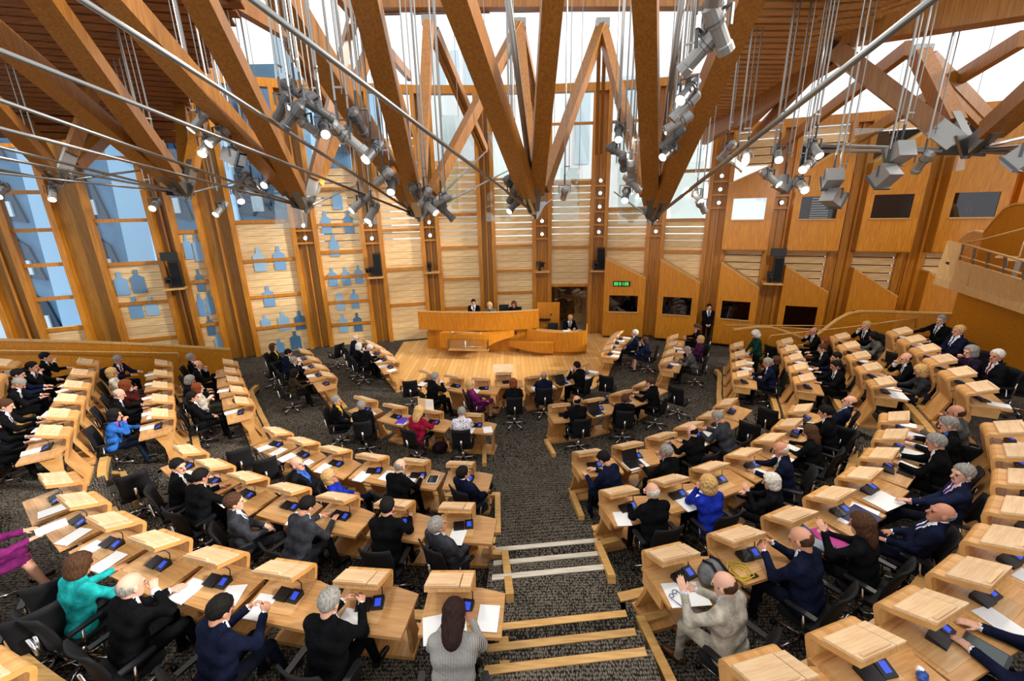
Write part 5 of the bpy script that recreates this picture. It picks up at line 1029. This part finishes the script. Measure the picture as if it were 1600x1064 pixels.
boxthing('folder', 'BL', 1, .36, -.18, 10, (.24, .32, .012), pmat('purple_card', '5b3fb0', .5), 'purple folder lying on a second row desk', 'folder')
boxthing('folder', 'ER', 2, .33, -.25, -12, (.26, .34, .012), pmat('magenta_card', 'b3127f', .5), 'magenta folder beside the woman raising a hand', 'folder')
boxthing('folder', 'ER', 3, .2, -.25, 0, (.44, .32, .01), pmat('navy_card', '1b2350', .5), 'large navy folder opened flat with white pages', 'folder')
MB().box(-.2, .2, -.14, .14, 0, .008)
t_ = boxthing('tablet', 'CL', 4, .40, -.14, 5, (.2, .26, .02), STEELW, 'silver tablet lying on the desk near aisle, third row', 'tablet'); MB().box(-.08, .08, -.11, .11, .02, .024).obj('screen', DARKGL, t_)
t_ = boxthing('tablet', 'ER', 2, .12, -.3, 20, (.2, .26, .014), BLACKP, 'black tablet beside the magenta folder', 'tablet'); MB().box(-.085, .085, -.11, .11, .014, .018).obj('screen', LENS, t_)
t_ = boxthing('tablet', 'FR', 2, .25, -.3, 10, (.2, .27, .014), BLACKP, 'dark tablet in front of the hands at bottom right', 'tablet'); MB().box(-.085, .085, -.11, .11, .014, .018).obj('screen', pmat('green_screen', '3f4a48', .2), t_)
t_ = boxthing('tablet', 'ER', 5, .2, -.28, 0, (.27, .19, .02), BLACKP, 'black tablet under the grey haired man, fifth row', 'tablet'); MB().box(-.12, .12, -.08, .08, .02, .024).obj('screen', DARKGL, t_)
for q, (row, i) in enumerate([('CR', 1), ('BR', 1), ('A', 5)]):
    t_ = boxthing('laptop', row, i, -.05, -.26, 0, (.32, .22, .018), BLACKP, 'black laptop open on the ' + ['third row desk right of aisle', 'second row desk right of aisle', 'front row desk, right side'][q], 'laptop'); MB().add([(-.16, .11, .02), (.16, .11, .02), (.16, .19, .21), (-.16, .19, .21), (-.16, .12, .02), (.16, .12, .02), (.16, .2, .21), (-.16, .2, .21)], [(0, 1, 2, 3), (7, 6, 5, 4), (0, 4, 5, 1), (2, 6, 7, 3), (1, 5, 6, 2), (0, 3, 7, 4)]).obj('display', BLACKP, t_)
loc, rz = onDesk('ER', 0, .33, -.22, 15); bagm = empty('rucksack', loc, rz, label='grey rucksack with black straps on the fifth row desk', cat='bag')
mb = MB().sphere((0, 0, .13), .17, 14, 9, sc=(1.0, .75, .85)); mb.obj('bag_body', fabric('bag_grey', '6a6a6a'), bagm, smooth=True)
for s in (-.07, .07): MB().tube([(s, -.14, .08), (s, -.12, .22), (s*.8, -.02, .285), (s*.8, .08, .25)], .016, 6).obj('strap', BLACK, bagm, smooth=True)
loc, rz = onDesk('ER', 0, -.16, -.26, 30); gl = empty('eyeglasses', loc, rz, label='blue framed eyeglasses beside the console, fifth row', cat='eyeglasses')
BLU = pmat('blue_frame', '233a66', .3)
for s in (-1, 1): MB().tube([(s*.035+.028*math.cos(a), .022*math.sin(a), .025) for a in np.linspace(0, 2*math.pi, 13)], .004, 5).obj('rim', BLU, gl, smooth=True); MB().tube([(s*.064, 0, .025), (s*.066, -.13, .01)], .004, 5).obj('temple', BLU, gl)
MB().tube([(-.008, 0, .028), (.008, 0, .028)], .004, 5).obj('bridge', BLU, gl)
loc, rz = onDesk('ER', 1, -.18, -.22, 0); la_ = empty('lanyard', loc, rz, label='coiled yellow lanyard on a fifth row desk', cat='lanyard'); YEL = pmat('yellow', 'd8c21e', .5)
MB().tube([((.05+.01*k)*math.cos(k*1.3), (.07+.008*k)*math.sin(k*1.3), .006+.001*k) for k in range(14)], .006, 5).obj('cord', YEL, la_, smooth=True); MB().box(.06, .14, -.12, -.08, 0, .012).obj('badge', BLACKP, la_)
loc, rz = onDesk('FR', 1, .38, -.22, 20); wr = empty('sweet_wrapper', loc, rz, label='crumpled blue and white wrapper on the back row desk', cat='wrapper'); MB().sphere((0, 0, .03), .05, 7, 5, sc=(1.2, .8, .6)).obj('foil', pmat('blue_foil', '2e4f9a', .3, .4), wr); MB().sphere((.03, .02, .04), .03, 6, 4).obj('crease', PAPER, wr)
for q, (row, i, lx, ly) in enumerate([('ER', 0, .16, .02), ('DR', 1, -.12, -.2), ('FR', 2, .36, .0), ('FR', 3, .3, -.1), ('CR', 1, .3, .0), ('CL', 5, -.2, -.05), ('DR', 5, .3, 0.), ('ER', 3, -.1, -.12), ('BL', 2, .42, -.15), ('BL', 3, .42, -.15)]):
    loc, rz = onDesk(row, i, lx, ly); g = MB().tube([(0, 0, 0), (0, 0, .008), (0, 0, .11)], [.026, .030, .036], 12, caps=False).obj('water_glass', GLASS, label=f'drinking glass, desk {nth(row, i)}, {ROWP[row]}', cat='glass', group='drinking glasses', smooth=True); place(g, loc, 0)
# raised lectern board and sheet on the front row desk, music-stand page on second row
x, y, rz = DESKS['A'][3]; pp_ = MB().add([(-.3, .02, 1.05), (.3, .02, 1.05), (.3, .26, 1.22), (-.3, .26, 1.22), (-.3, .04, 1.04), (.3, .04, 1.04), (.3, .28, 1.21), (-.3, .28, 1.21)], [(0, 1, 2, 3), (7, 6, 5, 4), (0, 4, 5, 1), (2, 6, 7, 3), (1, 5, 6, 2), (0, 3, 7, 4)]).obj('lectern_board', LID, label='raised pale lectern board on the middle front desk', cat='lectern'); place(pp_, (x, y, 0), rz)
loc, rz = onDesk('BL', 2, -.1, -.02); L_ = empty('reading_stand', loc, rz, label='slanted reading stand with white pages, second row', cat='stand'); MB().box(-.2, .2, -.01, .01, .28, .58).obj('board', LID, L_); MB().box(.0, .2, -.02, -.012, .32, .56).obj('page', PAPER, L_); MB().box(-.03, .03, -.02, .02, 0, .3).obj('stem', LID, L_)
loc = (-1.79, 9.17, 0.02); hb = empty('handbag', loc, 20, label='dark handbag on the floor beside the second row', cat='bag'); MB().sphere((0, 0, .15), .18, 12, 8, sc=(1.1, .6, .85)).obj('bag_body', fabric('bag_dark', '2a1d22'), hb, smooth=True); MB().tube([(-.12, 0, .27), (-.07, 0, .42), (.07, 0, .42), (.12, 0, .27)], .012, 6).obj('handle', BLACKP, hb, smooth=True)
loc, rz = onDesk('W2', 1, .05, -.3); boxthing('booklet', 'W2', 1, .05, -.28, 8, (.3, .22, .01), pmat('aqua_card', '4aa6c4', .5), 'light blue booklet on a right wing desk', 'booklet')
for q, (p, yw_) in enumerate([((-2.56, 16.95, 1.75), 0), ((-2.15, 16.90, 1.70), 5), ((0.70, 16.98, 1.68), -10), ((2.19, 16.40, 1.02), 5)]):
    o = ob('paper_sheet', pmesh[2]); z = 1.505 if q < 3 else .965; place(o, (p[0], p[1]+.12, z), 90+yw_); tag(o, 'white papers on the '+['podium left end', 'podium left of the dark haired person', 'podium right end', 'clerk desk'][q], 'paper', 'papers on the podium')
# exterior seen through the left windows and over the wall
EX = empty('neighbouring_building', (0, 0, 0), label='pale blue grey concrete office building outside the left windows', cat='building')
FAC = wood('facade_concrete', '557891', '6c8fa8', (.5, .5, .5), .8, var=False); FAC2 = pmat('facade_light', 'a4bfd2', .8); FACW = pmat('facade_window', '2c3f52', .15)
MB().box(-44, -8.5, 25, 32, -3, 13).obj('main_block', FAC, EX)
for k in range(7):
    x = -40+k*4.6; MB().prism([(x, -3), (x+1.5, -3), (x+2.6, 15), (x+1.1, 15)], 24.2, 25, 'y').obj('leaning_fin', FAC2, EX)
    for j in range(4):
        z = -.6+j*3.2; wd = empty('window', (0, 0, 0)); wd.parent = EX; MB().prism([(x+2.0, z), (x+4.0, z-.3), (x+3.6, z+1.6), (x+2.6, z+2.4), (x+1.8, z+2.2)], 24.85, 25.02, 'y').obj('pane', FACW, wd); MB().box(x+2.9, x+3.5, 24.75, 24.95, z+.05, z+.85).obj('blind_box', PAPER, wd)
E2 = empty('distant_block', (0, 0, 0), label='pale building seen through the far upper glazing', cat='building')
MB().box(-6, -1.5, 38, 42, 0, 19).obj('tower', pmat('pale_stone', 'f2f5f6', .8), E2); MB().box(4.5, 12, 36, 40, 0, 16.5).obj('tower', pmat('pale_stone', 'f2f5f6', .8), E2)
for k in range(4): MB().box(-5.4+k*1.1, -4.7+k*1.1, 37.95, 38.01, 14.5, 17.5).obj('window', pmat('far_window', 'c6dbe4', .3), E2); MB().box(5.2+k*1.7, 6.3+k*1.7, 35.95, 36.01, 9, 15).obj('window', pmat('far_window', 'c6dbe4', .3), E2)
